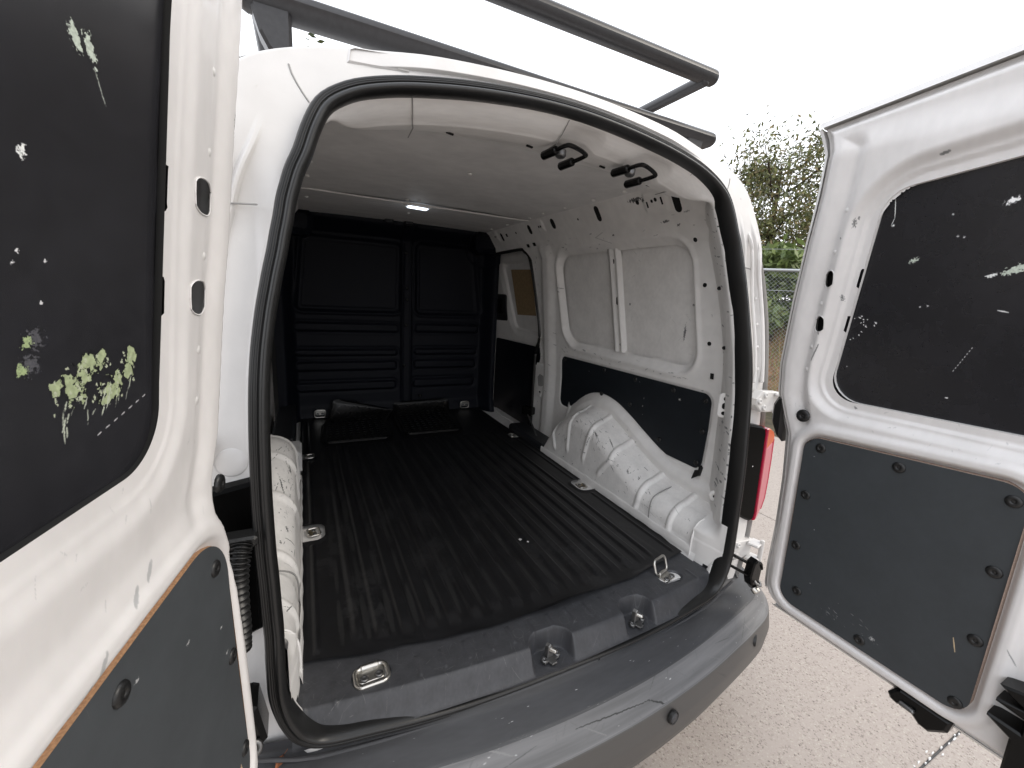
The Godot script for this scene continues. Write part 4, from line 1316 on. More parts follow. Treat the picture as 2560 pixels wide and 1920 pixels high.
# ------------------------------------------------------------------ rear doors
func make_door(side: int):
	var right := side > 0
	var th := deg_to_rad(0.0 if right else 13.48)
	var O := Vector3(.68 if right else -.6412, 0, .15 if right else .155)
	var D := Vector3(side * sin(th), 0, cos(th))
	var Nn := Vector3(-side * cos(th), 0, sin(th))
	var map := func(s: float, y: float, d: float) -> Vector3:
		var g := (-.0150 * y - .0868 * y * y) if right else (.0349 * y - .0571 * y * y)
		var p := O + D * s + Nn * (d - g)
		return Vector3(p.x, y, p.z)
	var edge: Array
	if right: edge = [[-.07, .115], [-.046, .094], [-.008, .074], [.065, .070], [.2, .074], [.35, .073], [.49, .066], [.54, .048], [.60, .030], [.68, .027], [.77, .035], [.86, .045], [1.0, .066], [1.10, .084], [1.187, .096], [1.22, .088], [1.26, .074]]
	else: edge = [[-.07, .06], [-.004, .041], [.1, .035], [.247, .038], [.364, .051], [.455, .066], [.52, .090], [.57, .085], [.622, .062], [.70, .047], [.80, .030], [.878, .013], [.967, .002], [1.117, -.015], [1.188, -.019], [1.30, -.025]]
	var smax := .66 if right else .80
	var lowy := -.045
	var glass: Dictionary
	var trim: Dictionary
	if right:
		glass = rquad(Vector2(.216, 1.088), Vector2(.57, 1.132), Vector2(.56, .620), Vector2(.149, .613), .062)
		trim = rquad(Vector2(.127, .505), Vector2(.526, .532), Vector2(.526, .004), Vector2(.127, .006), .042)
	else:
		glass = rquad(Vector2(.158, 1.14), Vector2(.70, 1.14), Vector2(.70, .633), Vector2(.216, .640), .055)
		trim = rquad(Vector2(.090, .497), Vector2(.66, .455), Vector2(.66, .0), Vector2(.071, .0), .085)
	var top := func(s: float) -> float: return (1.244 + .085 * (s - .08)) if right else (1.27 + .04 * s)
	var glassd := func(s: float, y: float) -> float:
		var e := dq(glass, s, y)
		if (y > .785 and y < .82) or (y > .89 and y < .928): e -= .007
		return e
	var inside := func(s: float, y: float) -> float:   # distance from the door's rim
		var a: float = s - lerp_table(edge, y)
		var b := y - lowy
		var c: float = top.call(s) - y
		var r := .05
		var corner := minf(minf(a, b), minf(c, smax - s))
		if a < r and b < r: corner = r - Vector2(r - a, r - b).length()
		return corner
	var rel := 1.0 if right else 0.4
	var depth := func(s: float, y: float) -> float:
		var e: float = inside.call(s, y)
		var dg := dq(glass, s, y)
		var dt := dq(trim, s, y)
		var d := 0.0
		d -= (.016 if right else .003) * ss(.052, .028, dg) + (.006 if right else .001) * ss(.024, .018, dg) - (.0 if right else .004)
		d += .010 * rel * ss(.040, .024, dt) - (.016 if right else .009) * ss(.014, .002, dt)
		d -= .018 * ss(.020, .004, e)
		if right: d -= .010 * ss(1.17, 1.23, y) + .004 * ss(.9, 1.15, y)
		var mid := ss(.03, .10, dg) * ss(.03, .07, dt)
		d -= .012 * rel * ss(.03, .07, e) * ss(.0, .045, dt - .02) * (ss(.09, .06, s - lerp_table(edge, y)))
		return d - .004 * mid
	var slots := [[.130, .908], [.119, .799]] if right else [[.104, .916], [.121, .801]]
	var srx := .0115 if right else .026
	var slotd := func(s: float, y: float) -> float:
		var m := 1.0
		for q in slots:
			m = minf(m, (Vector2((s - q[0]) * .0115 / srx, maxf(absf(y - q[1]) - .0085, 0.0)).length() - .0115))
		return m
	var keep := func(s: float, y: float) -> float: return minf(minf(glassd.call(s, y), inside.call(s, y)), slotd.call(s, y))
	var t := node("rear_door", van)
	t.set_meta("label", "right rear door swung wide open, inner side showing" if right else "left rear door swung wide open, close to the viewer")
	var f := func(s: float, y: float) -> Vector3: return map.call(s, y, depth.call(s, y))
	var img := wear_image(1024, 1024, lin(.74, .72, .708), .035, .006)
	var px := func(s: float, y: float) -> Vector2: return Vector2((s + .04) / (smax + .04) * 1024, (1.0 - (y + .06) / 1.38) * 1024)
	var grey := lin(.2)
	if right:
		for q in [[.168, 1.03, 5, 9], [.175, 1.04, 3, 5], [.158, .865, 8, 6], [.12, .775, 3, 3], [.215, .603, 6, 3], [.145, 1.0, 3, 3]]: flake(img, px.call(q[0], q[1]), q[2], q[3], grey, .3, .1, .2)
		stroke(img, px.call(.123, .748), px.call(.110, .705), 3.5, grey, .8, 1.5)
		stroke(img, px.call(.30, 1.137), px.call(.315, 1.14), 3, grey, .8)
		scatter(img, 40, Rect2(120, 500, 700, 80), 3, 14, .2, .8, 2.0, lin(.4), .5)
		stroke(img, px.call(.55, .20), px.call(.565, .17), 2, grey, .6)
	else:
		flake(img, px.call(.012, 1.02), 7, 16, grey, 0, .0, .15)
		for q in [[.245, .505], [.27, .495], [.325, .47], [.345, .455]]: stroke(img, px.call(q[0], q[1] + .035), px.call(q[0] + .012, q[1] + .02), 5, lin(.45), .7, 2, .2)
		scatter(img, 24, Rect2(200, 500, 300, 200), 3, 12, .5, .8, 1.8, lin(.45), .5)
	obj("door_inner_panel", grid(f, -.04, smax, 200 if right else 220, -.06, 1.32, 345, keep), wear_mat(M.paint, img), t)
	# outer skin and rim
	var keep2 := func(s: float, y: float) -> float: return inside.call(s, y) + .008
	var fo := func(s: float, y: float) -> Vector3: return map.call(s, y, -.062)
	obj("door_outer_skin", grid(fo, -.06, smax + .02, 60, -.08, 1.34, 120, keep2), M.paint, t)
	var rows := []
	for q in [[0.0, -.018], [-.004, -.026], [-.012, -.030], [-.013, -.034], [-.006, -.040], [-.006, -.061]]:
		var row := PackedVector3Array()
		for k in 90:
			var y := lerpf(lowy + .03, 1.245 if right else 1.29, k / 89.0)
			row.append(map.call(lerp_table(edge, y) + q[0] + .0005, y, q[1]))
		rows.append(row)
	obj("door_hinge_flange", loft(rows), M.paint, t)
	rows = []
	for q in [[0.0, -.018], [.004, -.024], [.014, -.027], [.015, -.031], [.005, -.040], [.004, -.061]]:
		var row := PackedVector3Array()
		for k in 40:
			var s := lerpf(.072 if right else -.02, smax, k / 39.0)
			row.append(map.call(s, top.call(s) + q[0], q[1]))
		rows.append(row)
	obj("door_top_flange", loft(rows), M.paint, t)
	rows = []
	for q in [[0.0, -.018], [-.010, -.026], [-.011, -.034], [-.004, -.061]]:
		var row := PackedVector3Array()
		for k in 40:
			var s := lerpf(.10, smax, k / 39.0)
			row.append(map.call(s, lowy + q[0] - .01 * (s - .1) / .5 * 0.0, q[1]))
		rows.append(row)
	obj("door_bottom_flange", loft(rows), M.paint, t)
	# blacked-out pane, film scraped in places, daylight and greenery behind painted in
	var gimg := wear_image(1024, 1024, lin(.0135, .0135, .0165) if right else lin(.019, .019, .022), .16, .004)
	var gx0 := .10 if right else .12
	var gw := .52 if right else .62
	var gp := func(s: float, y: float) -> Vector2: return Vector2((s - gx0) / gw * 1024, (1.0 - (y - .58) / .60) * 1024)
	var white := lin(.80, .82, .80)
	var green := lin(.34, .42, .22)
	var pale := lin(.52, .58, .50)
	if right:
		flake(gimg, gp.call(.405, 1.042), 20, 10, lin(.95), -.3, -.05, .08)
		stroke(gimg, gp.call(.231, 1.073), gp.call(.234, 1.035), 3.0, white, .9, .6)
		stroke(gimg, gp.call(.234, 1.035), gp.call(.229, 1.02), 2.4, white, .7, .6)
		flake(gimg, gp.call(.430, .925), 44, 14, pale, -.35, -.05, .05, lin(.004))
		flake(gimg, gp.call(.398, .913), 18, 7, white, -.3, .0, .1)
		flake(gimg, gp.call(.277, .946), 20, 10, pale, -.4, .1, .12)
		flake(gimg, gp.call(.233, 1.02), 7, 5, white, 0, .1, .2)
		for q in [[.34, .988], [.349, .986], [.30, .85], [.312, .853], [.327, 1.03]]: flake(gimg, gp.call(q[0], q[1]), 5, 4, lin(.5), 0, .1, .2)
		for k in 16: flake(gimg, gp.call(.198 + rng.randfn() * .014, .800 + rng.randfn() * .016), rng.randf_range(2, 7), rng.randf_range(2, 4), lin(.75), .4, .0, .2)
		flake(gimg, gp.call(.186, .898), 6, 6, lin(.7), .5, .0, .2)
		stroke(gimg, gp.call(.415, .849), gp.call(.430, .846), 4, lin(.7), .9, 1)
		for k in 9: stroke(gimg, gp.call(.392 - k * .0025, .775 - k * .0062), gp.call(.391 - k * .0025, .772 - k * .0062), 2.6, lin(.6), .8)
		for k in 14: flake(gimg, gp.call(.192 - k * .0012, 1.0 - k * .0055), 3, 2, lin(.8), 0, .0, .3)
		flake(gimg, gp.call(.37, .665), 6, 3, lin(.7), -.3, .0, .2)
		flake(gimg, gp.call(.18, .70), 4, 3, lin(.4), -.3, .0, .2)
	else:
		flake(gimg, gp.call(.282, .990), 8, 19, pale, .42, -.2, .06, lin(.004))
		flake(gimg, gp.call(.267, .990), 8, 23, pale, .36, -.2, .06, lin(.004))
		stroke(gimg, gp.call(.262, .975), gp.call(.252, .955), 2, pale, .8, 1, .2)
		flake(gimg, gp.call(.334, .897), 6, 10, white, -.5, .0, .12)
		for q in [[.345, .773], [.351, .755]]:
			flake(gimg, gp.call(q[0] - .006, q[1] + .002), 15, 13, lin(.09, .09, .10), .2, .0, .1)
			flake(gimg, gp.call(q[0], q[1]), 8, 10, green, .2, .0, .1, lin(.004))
		# the broad scraped patch, green daylight painted in
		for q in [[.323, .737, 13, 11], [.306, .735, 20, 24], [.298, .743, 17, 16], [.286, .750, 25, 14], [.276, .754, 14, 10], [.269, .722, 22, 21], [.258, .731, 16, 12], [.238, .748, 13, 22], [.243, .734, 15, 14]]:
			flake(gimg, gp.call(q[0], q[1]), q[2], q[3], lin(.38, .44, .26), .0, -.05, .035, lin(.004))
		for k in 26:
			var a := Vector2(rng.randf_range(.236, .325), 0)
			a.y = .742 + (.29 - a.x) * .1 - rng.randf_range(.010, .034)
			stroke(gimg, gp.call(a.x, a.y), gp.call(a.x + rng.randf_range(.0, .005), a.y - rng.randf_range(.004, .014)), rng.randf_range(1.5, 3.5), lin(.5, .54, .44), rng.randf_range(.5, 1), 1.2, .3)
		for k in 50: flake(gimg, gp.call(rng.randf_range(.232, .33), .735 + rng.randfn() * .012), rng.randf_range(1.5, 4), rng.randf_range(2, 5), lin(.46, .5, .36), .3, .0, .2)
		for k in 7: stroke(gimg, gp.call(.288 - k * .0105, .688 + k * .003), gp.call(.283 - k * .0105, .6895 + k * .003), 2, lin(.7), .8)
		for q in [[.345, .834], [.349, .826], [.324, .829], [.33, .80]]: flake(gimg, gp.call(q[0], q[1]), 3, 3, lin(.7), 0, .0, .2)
		scatter(gimg, 40, Rect2(100, 300, 700, 500), 20, 90, 2.0, .4, 1.5, lin(.05), .35)
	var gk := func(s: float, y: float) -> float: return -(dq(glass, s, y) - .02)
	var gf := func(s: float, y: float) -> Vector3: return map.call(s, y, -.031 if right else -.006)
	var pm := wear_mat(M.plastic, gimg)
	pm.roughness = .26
	obj("blacked_out_pane", grid(gf, gx0, gx0 + gw, 60, .58, 1.18, 60, gk), pm, t).set_meta("label", "black filmed pane with scraped marks, daylight through them painted white" if right else "black filmed pane with a broad scrape, daylight through it painted pale green")
	# lip of the window cut
	rows = []
	for q in ([[.0, -.0225], [-.0012, -.0275], [-.0005, -.031]] if right else [[.0004, -.0006], [-.0012, -.004], [-.0005, -.007]]):
		var row := PackedVector3Array()
		var out: PackedVector2Array = inset(glass.out, q[0] * -1.0 + .0002)
		for p in out: row.append(map.call(p.x, p.y, q[1]))
		rows.append(row)
	obj("window_lip", loft(rows, true), M.paint if right else M.hole, t)  # left lip coloured black for the shadow in the pane gap
	# lower trim board
	var timg := wear_image(1024, 1024, lin(.040, .046, .051) if right else lin(.056, .062, .067), .07, .004)
	var tx0 := .06
	var tw := .48 if right else .62
	var tp := func(s: float, y: float) -> Vector2: return Vector2((s - tx0) / tw * 1024, (1.0 - (y + .01) / .56) * 1024)
	if right:
		for k in 24:
			var p: Vector2 = tp.call(.215 + rng.randf() * .15, .075 + rng.randfn() * .012 - .02)
			stroke(timg, p, p + Vector2(rng.randf_range(4, 22), rng.randf_range(0, 9)), 2.2, lin(.45), rng.randf_range(.15, .6), 1, .2)
		flake(timg, tp.call(.352, .052), 16, 12, lin(.45), .2, .35, .15)
		stroke(timg, tp.call(.478, .165), tp.call(.486, .135), 4, lin(.55, .42, .26), .95, .5)
		for q in [[.20, .10], [.156, .455], [.21, .33], [.185, .255]]: flake(timg, tp.call(q[0], q[1]), 4, 3, lin(.4), 0, .1, .2)
	else:
		for q in [[.29, .44], [.2, .40], [.12, .35], [.11, .30]]: flake(timg, tp.call(q[0], q[1]), 7, 5, lin(.45), .3, .2, .15)
		for k in 14: stroke(timg, tp.call(.107 + rng.randfn() * .003, .07 + rng.randfn() * .02), tp.call(.107 + rng.randfn() * .003, .055 + rng.randfn() * .02), 4, lin(.60, .42, .26), .9, 1)
	scatter(timg, 40, Rect2(80, 60, 860, 860), 4, 24, 1.0, 1.2, 1.6, lin(.16), .3)
	var tk := func(s: float, y: float) -> float: return -dq(trim, s, y)
	var tf := func(s: float, y: float) -> Vector3: return map.call(s, y, .0085 if right else .0045)
	var tmm := wear_mat(M.plastic, timg)
	tmm.roughness = .55
	obj("door_trim_board", grid(tf, tx0, tx0 + tw, 80, -.01, .55, 90, tk), tmm, t)
	rows = []
	for q in ([[.0, .0083], [.0012, .006], [.0012, -.004], [.0012, -.012]] if right else [[.0, .0043], [.0014, .003], [.0016, -.003], [.0016, -.009]]):
		var row := PackedVector3Array()
		for p in inset(trim.out, -q[0]): row.append(map.call(p.x + .0008 * sin(p.y * 140.0), p.y + .0008 * sin(p.x * 170.0), q[1]))
		rows.append(row)
	obj("raw_board_edge", loft(rows, true), M.brown if right else M.orange, t)
	var rv: Array
	if right: rv = [[.168, .483], [.33, .495], [.150, .341], [.148, .186], [.172, .056], [.329, .029], [.507, .026], [.508, .184], [.506, .344], [.505, .497]]
	else: rv = [[.124, .445], [.097, .281], [.312, .449], [.089, .101], [.5, .44], [.5, .02], [.3, .02]]
	for p in rv: rivet(map, p[0], p[1], .0085 if right else .0045, .0125 if right else .0115, t)
	# pressed slots in the hinge stile
	for p in slots:
		var c := Vector2(p[0], p[1])
		var on := func(a: float, b: float, d: float) -> Vector3: return map.call(a, b, depth.call(a, b) + d)
		var st := st_new()
		var o := PackedVector2Array()
		for k in 24:
			var w := TAU * k / 24.0
			o.append(c + Vector2(cos(w) * srx, sin(w) * .0115 + signf(sin(w)) * .0085))
		plate(st, inset(o, -.006), on, -.024, -.018)
		obj("slot_backing", done(st), M.hole, t)  # black plate added to stand for the unlit door cavity
		var ring := PackedVector3Array()
		for q in o: ring.append(map.call(q.x, q.y, depth.call(q.x, q.y) + .0006))
		obj("slot_rim", tube(ring, .0010, 6, true), M.paint, t)
	for y in [1.06, .97, .85, .74, .68]:
		var q := Vector2(lerp_table(edge, y) + (.075 if right else .085), y)
		obj("weld_dimple", lathe(map.call(q.x, q.y, depth.call(q.x, q.y)), Nn, PackedVector2Array([Vector2(.0055, -.0005), Vector2(.004, .0008), Vector2(0, .0011)]), 10), M.paint, t)
	if right:
		rivet(map, .110, .554, .001, .017, t, M.rubber, "rubber_plug")
		rivet(map, .106, .028, -.006, .015, t, M.rubber, "rubber_plug")
		# black rubber block at the hinge, lock case on the latch edge, latch under the door
		var st := st_new()
		plate(st, PackedVector2Array([Vector2(.022, .585), Vector2(.045, .595), Vector2(.045, .455), Vector2(.028, .470), Vector2(.010, .51), Vector2(.010, .56)]), map, -.06, -.022, .008)
		obj("hinge_buffer", done(st), M.rubber, t)
		st = st_new()
		plate(st, PackedVector2Array([Vector2(.560, .142), Vector2(.66, .170), Vector2(.66, -.03), Vector2(.592, -.03), Vector2(.590, .045), Vector2(.556, .064), Vector2(.556, .071), Vector2(.60, .068), Vector2(.60, .098), Vector2(.561, .104), Vector2(.561, .111), Vector2(.60, .118), Vector2(.575, .13)]), map, -.02, .045, .004)
		obj("lock_case", done(st), M.gloss, t)
		st = st_new()
		var latch := PackedVector2Array([Vector2(.400, -.058), Vector2(.412, -.036), Vector2(.42, -.030), Vector2(.512, -.030), Vector2(.508, -.060), Vector2(.480, -.088), Vector2(.462, -.086), Vector2(.448, -.074), Vector2(.444, -.062), Vector2(.432, -.068), Vector2(.420, -.074), Vector2(.406, -.070)])
		plate(st, latch, map, -.055, .004, .006)
		obj("lower_latch", done(st), M.gloss, t)
		obj("latch_pin", tube(PackedVector3Array([map.call(.428, -.060, .006), map.call(.452, -.058, .010)]), .006, 10), M.greysteel, t)
	else:
		rivet(map, .075, .545, -.004, .013, t, M.rubber, "rubber_plug")

# ------------------------------------------------------------------ things in the load bay
func make_load_mat():
	var notch := func(x: float, z: float) -> float:
		var a := 1.0
		for p in [[-.60, -.543], [.60, -.543]]:
			a = minf(a, dq_box(absf(x - p[0]), absf(z - p[1]), .088, .052, .03))
		for p in [[-.60, -1.255], [.60, -1.255]]:
			a = minf(a, dq_box(absf(x - p[0]), absf(z - p[1]), .070, .035, .02))
		var rear := .064 - .19 * x * x + .0025 * sin(x * 23.0) + .0015 * sin(x * 41.0 + 1.0)
		return minf(minf(a, rear - z), minf(.588 - absf(x), z + 1.95))
	var f := func(x: float, z: float) -> Vector3:
		var r := fposmod(x + .026, .0585) - .02925
		var on := ss(.034 - .19 * x * x, -.012 - .19 * x * x, z) * ss(-1.38, -1.36, z) * ss(.478, .462, absf(x))
		var y := .0045 + .0062 * on * ss(.0185, .010, absf(r))
		# side beads and the turned-up wavy rear edge
		y += .004 * ss(.008, .003, absf(absf(x) - .552)) * (1.0 if notch.call(x, z) > .02 else 0.0)
		var rear := .064 - .19 * x * x - z
		y += (.006 + .006 * sin(x * 17.0)) * ss(.012, .0, rear) * ss(-.3, .0, x) * ss(.55, .3, x)
		y += .0015 * sin(x * 9.0 + z * 4.0)
		var nd: float = notch.call(x, z)
		y += .005 * ss(.016, .004, nd) * ss(.44, .46, absf(x)) * ss(-.05, -.1, z)
		return Vector3(x, y + G, z)
	var img := wear_image(1024, 2048, lin(.0075, .0075, .0085), .35, .012)
	scatter(img, 300, Rect2(100, 30, 850, 900), 6, 40, PI / 2, .15, 2.0, lin(.06), .35)
	for k in 18:   # dust and highlight lines painted along the rib crests
		var rx := (-.497 + .0585 * k + .6) / 1.2 * 1024.0
		for q in 7: stroke(img, Vector2(rx + rng.randf_range(-4, 4), 90 + q * 190), Vector2(rx + rng.randf_range(-4, 4), 250 + q * 190), rng.randf_range(8, 15), lin(.022), .28, 1, .12)
	for k in 70:
		flake(img, Vector2(rng.randf_range(60, 960), rng.randf_range(60, 1200)), rng.randf_range(14, 50), rng.randf_range(40, 120), lin(.017, .017, .018), 0.0, .35, .03)
	for k in 260: dab(img, rng.randi_range(20, 1000), rng.randi_range(20, 1200), lin(.2), .5)
	var m := wear_mat(M.rubber, img)
	m.roughness = .42
	var o := obj("load_mat", grid(f, -.60, .60, 420, -1.96, .075, 260, notch), m)
	tag(o, "black ribbed rubber load mat covering the van floor", "floor mat")
	for p in [[.087, -.249, .011], [.106, -.228, .008]]:
		var st := st_new()
		plate(st, PackedVector2Array([Vector2(-.006, -.004), Vector2(.004, -.006), Vector2(.007, .002), Vector2(-.002, .006)]), floor_map, 0.0, .002)
		var c := obj("paint_chip", done(st), M.paint)
		c.position = Vector3(p[0], G + .0115, p[1])
		c.scale = Vector3.ONE * p[2] * 80.0
		c.rotation.y = p[0] * 20.0
		tag(c, "larger white chip lying on the ribbed load mat" if p[2] > .01 else "smaller white chip beside the larger one on the load mat", "paint chip", "white chips on the load mat")

func dq_box(ax: float, az: float, hx: float, hz: float, r: float) -> float:
	var q := Vector2(ax - hx + r, az - hz + r)
	return Vector2(maxf(q.x, 0), maxf(q.y, 0)).length() + minf(maxf(q.x, q.y), 0.0) - r

func make_car_mats():
	# two ribbed footwell mats: flat on the floor, their front ends curling up against the bulkhead
	for k in 2:
		var x0: float = [-.50, -.075][k]
		var w: float = [.385, .385][k]
		var zf: float = [-1.40, -1.425][k]
		var tilt: float = [-.10, .02][k]
		var prof := func(t: float) -> Vector2:   # t metres from the rear edge -> (z, y)
			if t < .36: return Vector2(zf - t, .014 + .004 * sin(t * 9.0))
			var a := clampf((t - .36) / .16, 0, 1) * 1.25
			return Vector2(zf - .36 - .135 * sin(a), .016 + .080 * (1.0 - cos(a)) + maxf(t - .52, 0.0) * .3)
		var f := func(x: float, t: float) -> Vector3:
			var p: Vector2 = prof.call(t)
			var u := x / w
			var y := p.y + (ss(.42, .56, t) * tilt * (u - .5)) * (1.0 if k == 0 else .4)
			var ed := minf(minf(x, w - x), minf(t, .56 - t))
			y += .010 * ss(.022, .014, ed) * ss(.0, .006, ed)
			return Vector3(x0 + x + ss(.3, .56, t) * [.09, .04][k] + .02 * sin(t * 5.0), y + G, p.x)
		var keep := func(x: float, t: float) -> float: return -dq_box(absf(x - w * .5), absf(t - .28), w * .5, .28, .06)
		var root := node("footwell_mat")
		tag(root, ["left black rubber footwell mat lying folded against the bulkhead", "right black rubber footwell mat curled higher against the bulkhead"][k], "car mat", "rubber footwell mats by the bulkhead")
		obj("mat_sheet", grid(f, 0.0, w, 60, 0.0, .56, 80, keep), M.matrubber, root)
		var st := st_new()
		for i in 9:
			for j in 12:
				var x := .045 + i * (w - .09) / 8.0
				var t := .045 + j * .042
				var s := .010
				var c: Vector3 = f.call(x, t)
				var ax: Vector3 = (f.call(x + .004, t) - c).normalized()
				var at: Vector3 = (f.call(x, t + .004) - c).normalized()
				var nn := ax.cross(at).normalized()
				if nn.y < 0.0 and j < 8: nn = -nn
				var turn := .6 if (i + j) % 2 == 0 else -.6
				box(st, c + nn * .0015, Vector3(.022, .006, .005), Basis(ax, nn, at) * Basis.from_euler(Vector3(0, turn, 0)))
		var tr := obj("tread_blocks", done(st), M.treadrubber, root)
		tr.set_meta("kind", "stuff")

# ------------------------------------------------------------------ roof rack
func bar(root: Node, called: String, a: Vector3, b: Vector3, ry: float, rz: float) -> MeshInstance3D:
	return obj(called, tube(PackedVector3Array([a, a.lerp(b, .02), a.lerp(b, .5), a.lerp(b, .98), b]), rz, 14, false, ry), M.rack, root)

func make_rack():
	var r := node("roof_rack")
	r.position = Vector3(0, G, 0)
	tag(r, "black tubular ladder rack on the van roof", "roof rack")
	for z in [-.20, -.95, -1.7]: bar(r, "roof_crossbar", Vector3(-.625, 1.362, z), Vector3(.655, 1.356, z), .024, .038)
	for z in [-.215, -.95, -1.7]: bar(r, "upper_crossbar", Vector3(-.655, 1.545, z), Vector3(.660, 1.545, z), .024, .026)
	for s in [-1, 1]:
		bar(r, "side_rail", Vector3(s * .625, 1.530, -.21), Vector3(s * .625, 1.530, -1.72), .019, .019)
		for z in [-.48, -1.65]:
			bar(r, "post", Vector3(s * (.625 if s > 0 else .59), 1.29, z), Vector3(s * .622, 1.525, z), .018, .020)
			obj("weld_bead", lathe(Vector3(s * .620, 1.505, z), Vector3.UP, PackedVector2Array([Vector2(.020, -.012), Vector2(.027, -.004), Vector2(.025, .006), Vector2(.018, .012)]), 12), M.rack, r)
		for z in [-.20, -.95, -1.7]:
			var st := st_new()
			var o := PackedVector2Array([Vector2(s * .628, 1.375), Vector2(s * .548, 1.368), Vector2(s * .548, 1.285), Vector2(s * .572, 1.255), Vector2(s * .592, 1.275), Vector2(s * .606, 1.300)])
			plate(st, o, func(a: float, b: float, d: float) -> Vector3: return Vector3(a, b, z + d), -.022, .026, .006)
			obj("gutter_foot", done(st), M.rack, r)

func make_small_things():
	# curled dry leaf on the bumper
	var st := st_new()
	var f := func(u: float, v: float) -> Vector3:
		var w := .010 * sin(PI * clampf(u, 0.02, .98)) * (1.0 + .2 * sin(u * 19.0))
		return Vector3((u - .5) * .045, .004 + .008 * absf(v) + .006 * sin(u * 4.0), v * w)
	var lm := mat(lin(.34, .13, .06), .8)
	var l := node("dry_leaf")
	l.position = Vector3(-.626, G - .094, .125)
	l.rotation_degrees = Vector3(15, 60, 20)
	l.scale = Vector3.ONE * .6
	tag(l, "curled orange dry leaf on the left end of the bumper", "leaf")
	obj("blade", grid(f, 0, 1, 12, -1, 1, 5), lm, l)
	obj("stem", tube(PackedVector3Array([Vector3(.02, .004, 0), Vector3(.035, .010, .004), Vector3(.045, .02, .004)]), .0009, 5), lm, l)
	var rows := PackedVector2Array([Vector2(0, 0), Vector2(.008, .001), Vector2(.010, .005), Vector2(.006, .009), Vector2(0, .010)])
	var s := obj("small_stone", lathe(Vector3.ZERO, Vector3.UP, rows, 8, 1.3, .8), mat(lin(.30, .29, .22), .9))
	s.position = Vector3(-.457, G - .062, .150)
	tag(s, "small pale clod resting on the lower door seal", "stone")
	# board that covers the sliding door's window
	st = st_new()
	plate(st, PackedVector2Array([Vector2(-1.802, 1.004), Vector2(-1.36, .992), Vector2(-1.33, .718), Vector2(-1.729, .705)]), func(z: float, y: float, d: float) -> Vector3: return Vector3(wall_x(minf(y, 1.06)) + .05 - d, y + G, z), -.0295, -.026, .001)
	var c := obj("cardboard_sheet", done(st), M.card)
	tag(c, "brown cardboard sheet fixed over the sliding door window", "cardboard")

# ------------------------------------------------------------------ surroundings
func make_ground():
	# exposed aggregate concrete
	var n := 1024
	var img := Image.create(n, n, false, Image.FORMAT_RGB8)
	var hm := Image.create(n, n, false, Image.FORMAT_L8)
	var cell := FastNoiseLite.new()
	cell.noise_type = FastNoiseLite.TYPE_CELLULAR
	cell.cellular_return_type = FastNoiseLite.RETURN_CELL_VALUE
	cell.frequency = .085
	cell.seed = 3
	var cd := FastNoiseLite.new()
	cd.noise_type = FastNoiseLite.TYPE_CELLULAR
	cd.cellular_return_type = FastNoiseLite.RETURN_DISTANCE2_SUB
	cd.frequency = .085
	cd.seed = 3
	var ci := cell.get_seamless_image(n, n)
	var di := cd.get_seamless_image(n, n)
	fnl.frequency = .01
	for y in n:
		for x in n:
			var v := ci.get_pixel(x, y).r
			var e := di.get_pixel(x, y).r
			var c := Color(.75, .70, .665)
			if v > .90: c = Color(.33, .29, .27)
			elif v > .80: c = Color(.50, .45, .425)
			elif v > .70: c = Color(.66, .61, .57)
			elif v < .28: c = Color(.81, .77, .72)
			c = c.lerp(Color(.73, .68, .645), clampf(1.0 - e * 2.6, 0, .8))
			img.set_pixel(x, y, c)
			var h := clampf(e * 1.6, 0, 1)
			hm.set_pixel(x, y, Color(h, h, h))
	var m := mat(Color(.87, .88, .885), .85)
	img.generate_mipmaps()
	m.albedo_texture = ImageTexture.create_from_image(img)
	m.uv1_triplanar = true
	m.uv1_world_triplanar = true
	m.uv1_scale = Vector3.ONE * 1.9
	m.normal_enabled = true
	hm.bump_map_to_normal_map(3.0)
	m.normal_texture = ImageTexture.create_from_image(hm)
	m.normal_scale = .5
	M.concrete = m
	# slabs with saw-cut joints between them, laid out to the fence
	var g := node("concrete_yard")
	g.set_meta("kind", "structure")
	var st := st_new()
	box(st, Vector3(0, -.30, 0), Vector3(600, .5, 600))
	var soil := tri(mat(lin(.10, .085, .05), .95), .5)
	soil.albedo_texture = noise_tex(.02, 61, false, 0, .6, 1.0)
	var gr := obj("ground", done(st), soil)
	gr.set_meta("kind", "structure")
	var xs := [-9.0, -5.2, -1.45, 2.35, 4.35]
	var zs := [-12.0, -8.4, -5.1, -2.2, .53, 4.0, 8.0, 14.0]
	for i in xs.size() - 1:
		for j in zs.size() - 1:
			st = st_new()
			var o := PackedVector2Array([Vector2(xs[i] + .0035, zs[j] + .0035), Vector2(xs[i + 1] - .0035, zs[j] + .0035), Vector2(xs[i + 1] - .0035, zs[j + 1] - .0035), Vector2(xs[i] + .0035, zs[j + 1] - .0035)])
			plate(st, o, floor_map, -.06, .0, .003)
			obj("concrete_slab", done(st), m, g)
	st = st_new()
	for j in range(1, zs.size() - 1): box(st, Vector3(-2.3, -.012, zs[j]), Vector3(13.4, .012, .007))
	for i in range(1, xs.size() - 1): box(st, Vector3(xs[i], -.0125, 1.0), Vector3(.007, .012, 26))
	obj("joint_filler", done(st), mat(lin(.10), .9), g)
	# flakes of old sealant in the nearest joint
	st = st_new()
	for k in 60:
		var x := rng.randf_range(.7, 2.3)
		var c := Vector2(x, .53 + rng.randfn() * .006)
		var o := PackedVector2Array()
		for q in 5:
			var a := TAU * q / 5.0
			o.append(c + Vector2(cos(a) * rng.randf_range(.002, .011), sin(a) * rng.randf_range(.001, .004)))
		plate(st, o, floor_map, -.004, .002)
	obj("sealant_flakes", done(st), mat(lin(.72), .7), g).set_meta("kind", "stuff")

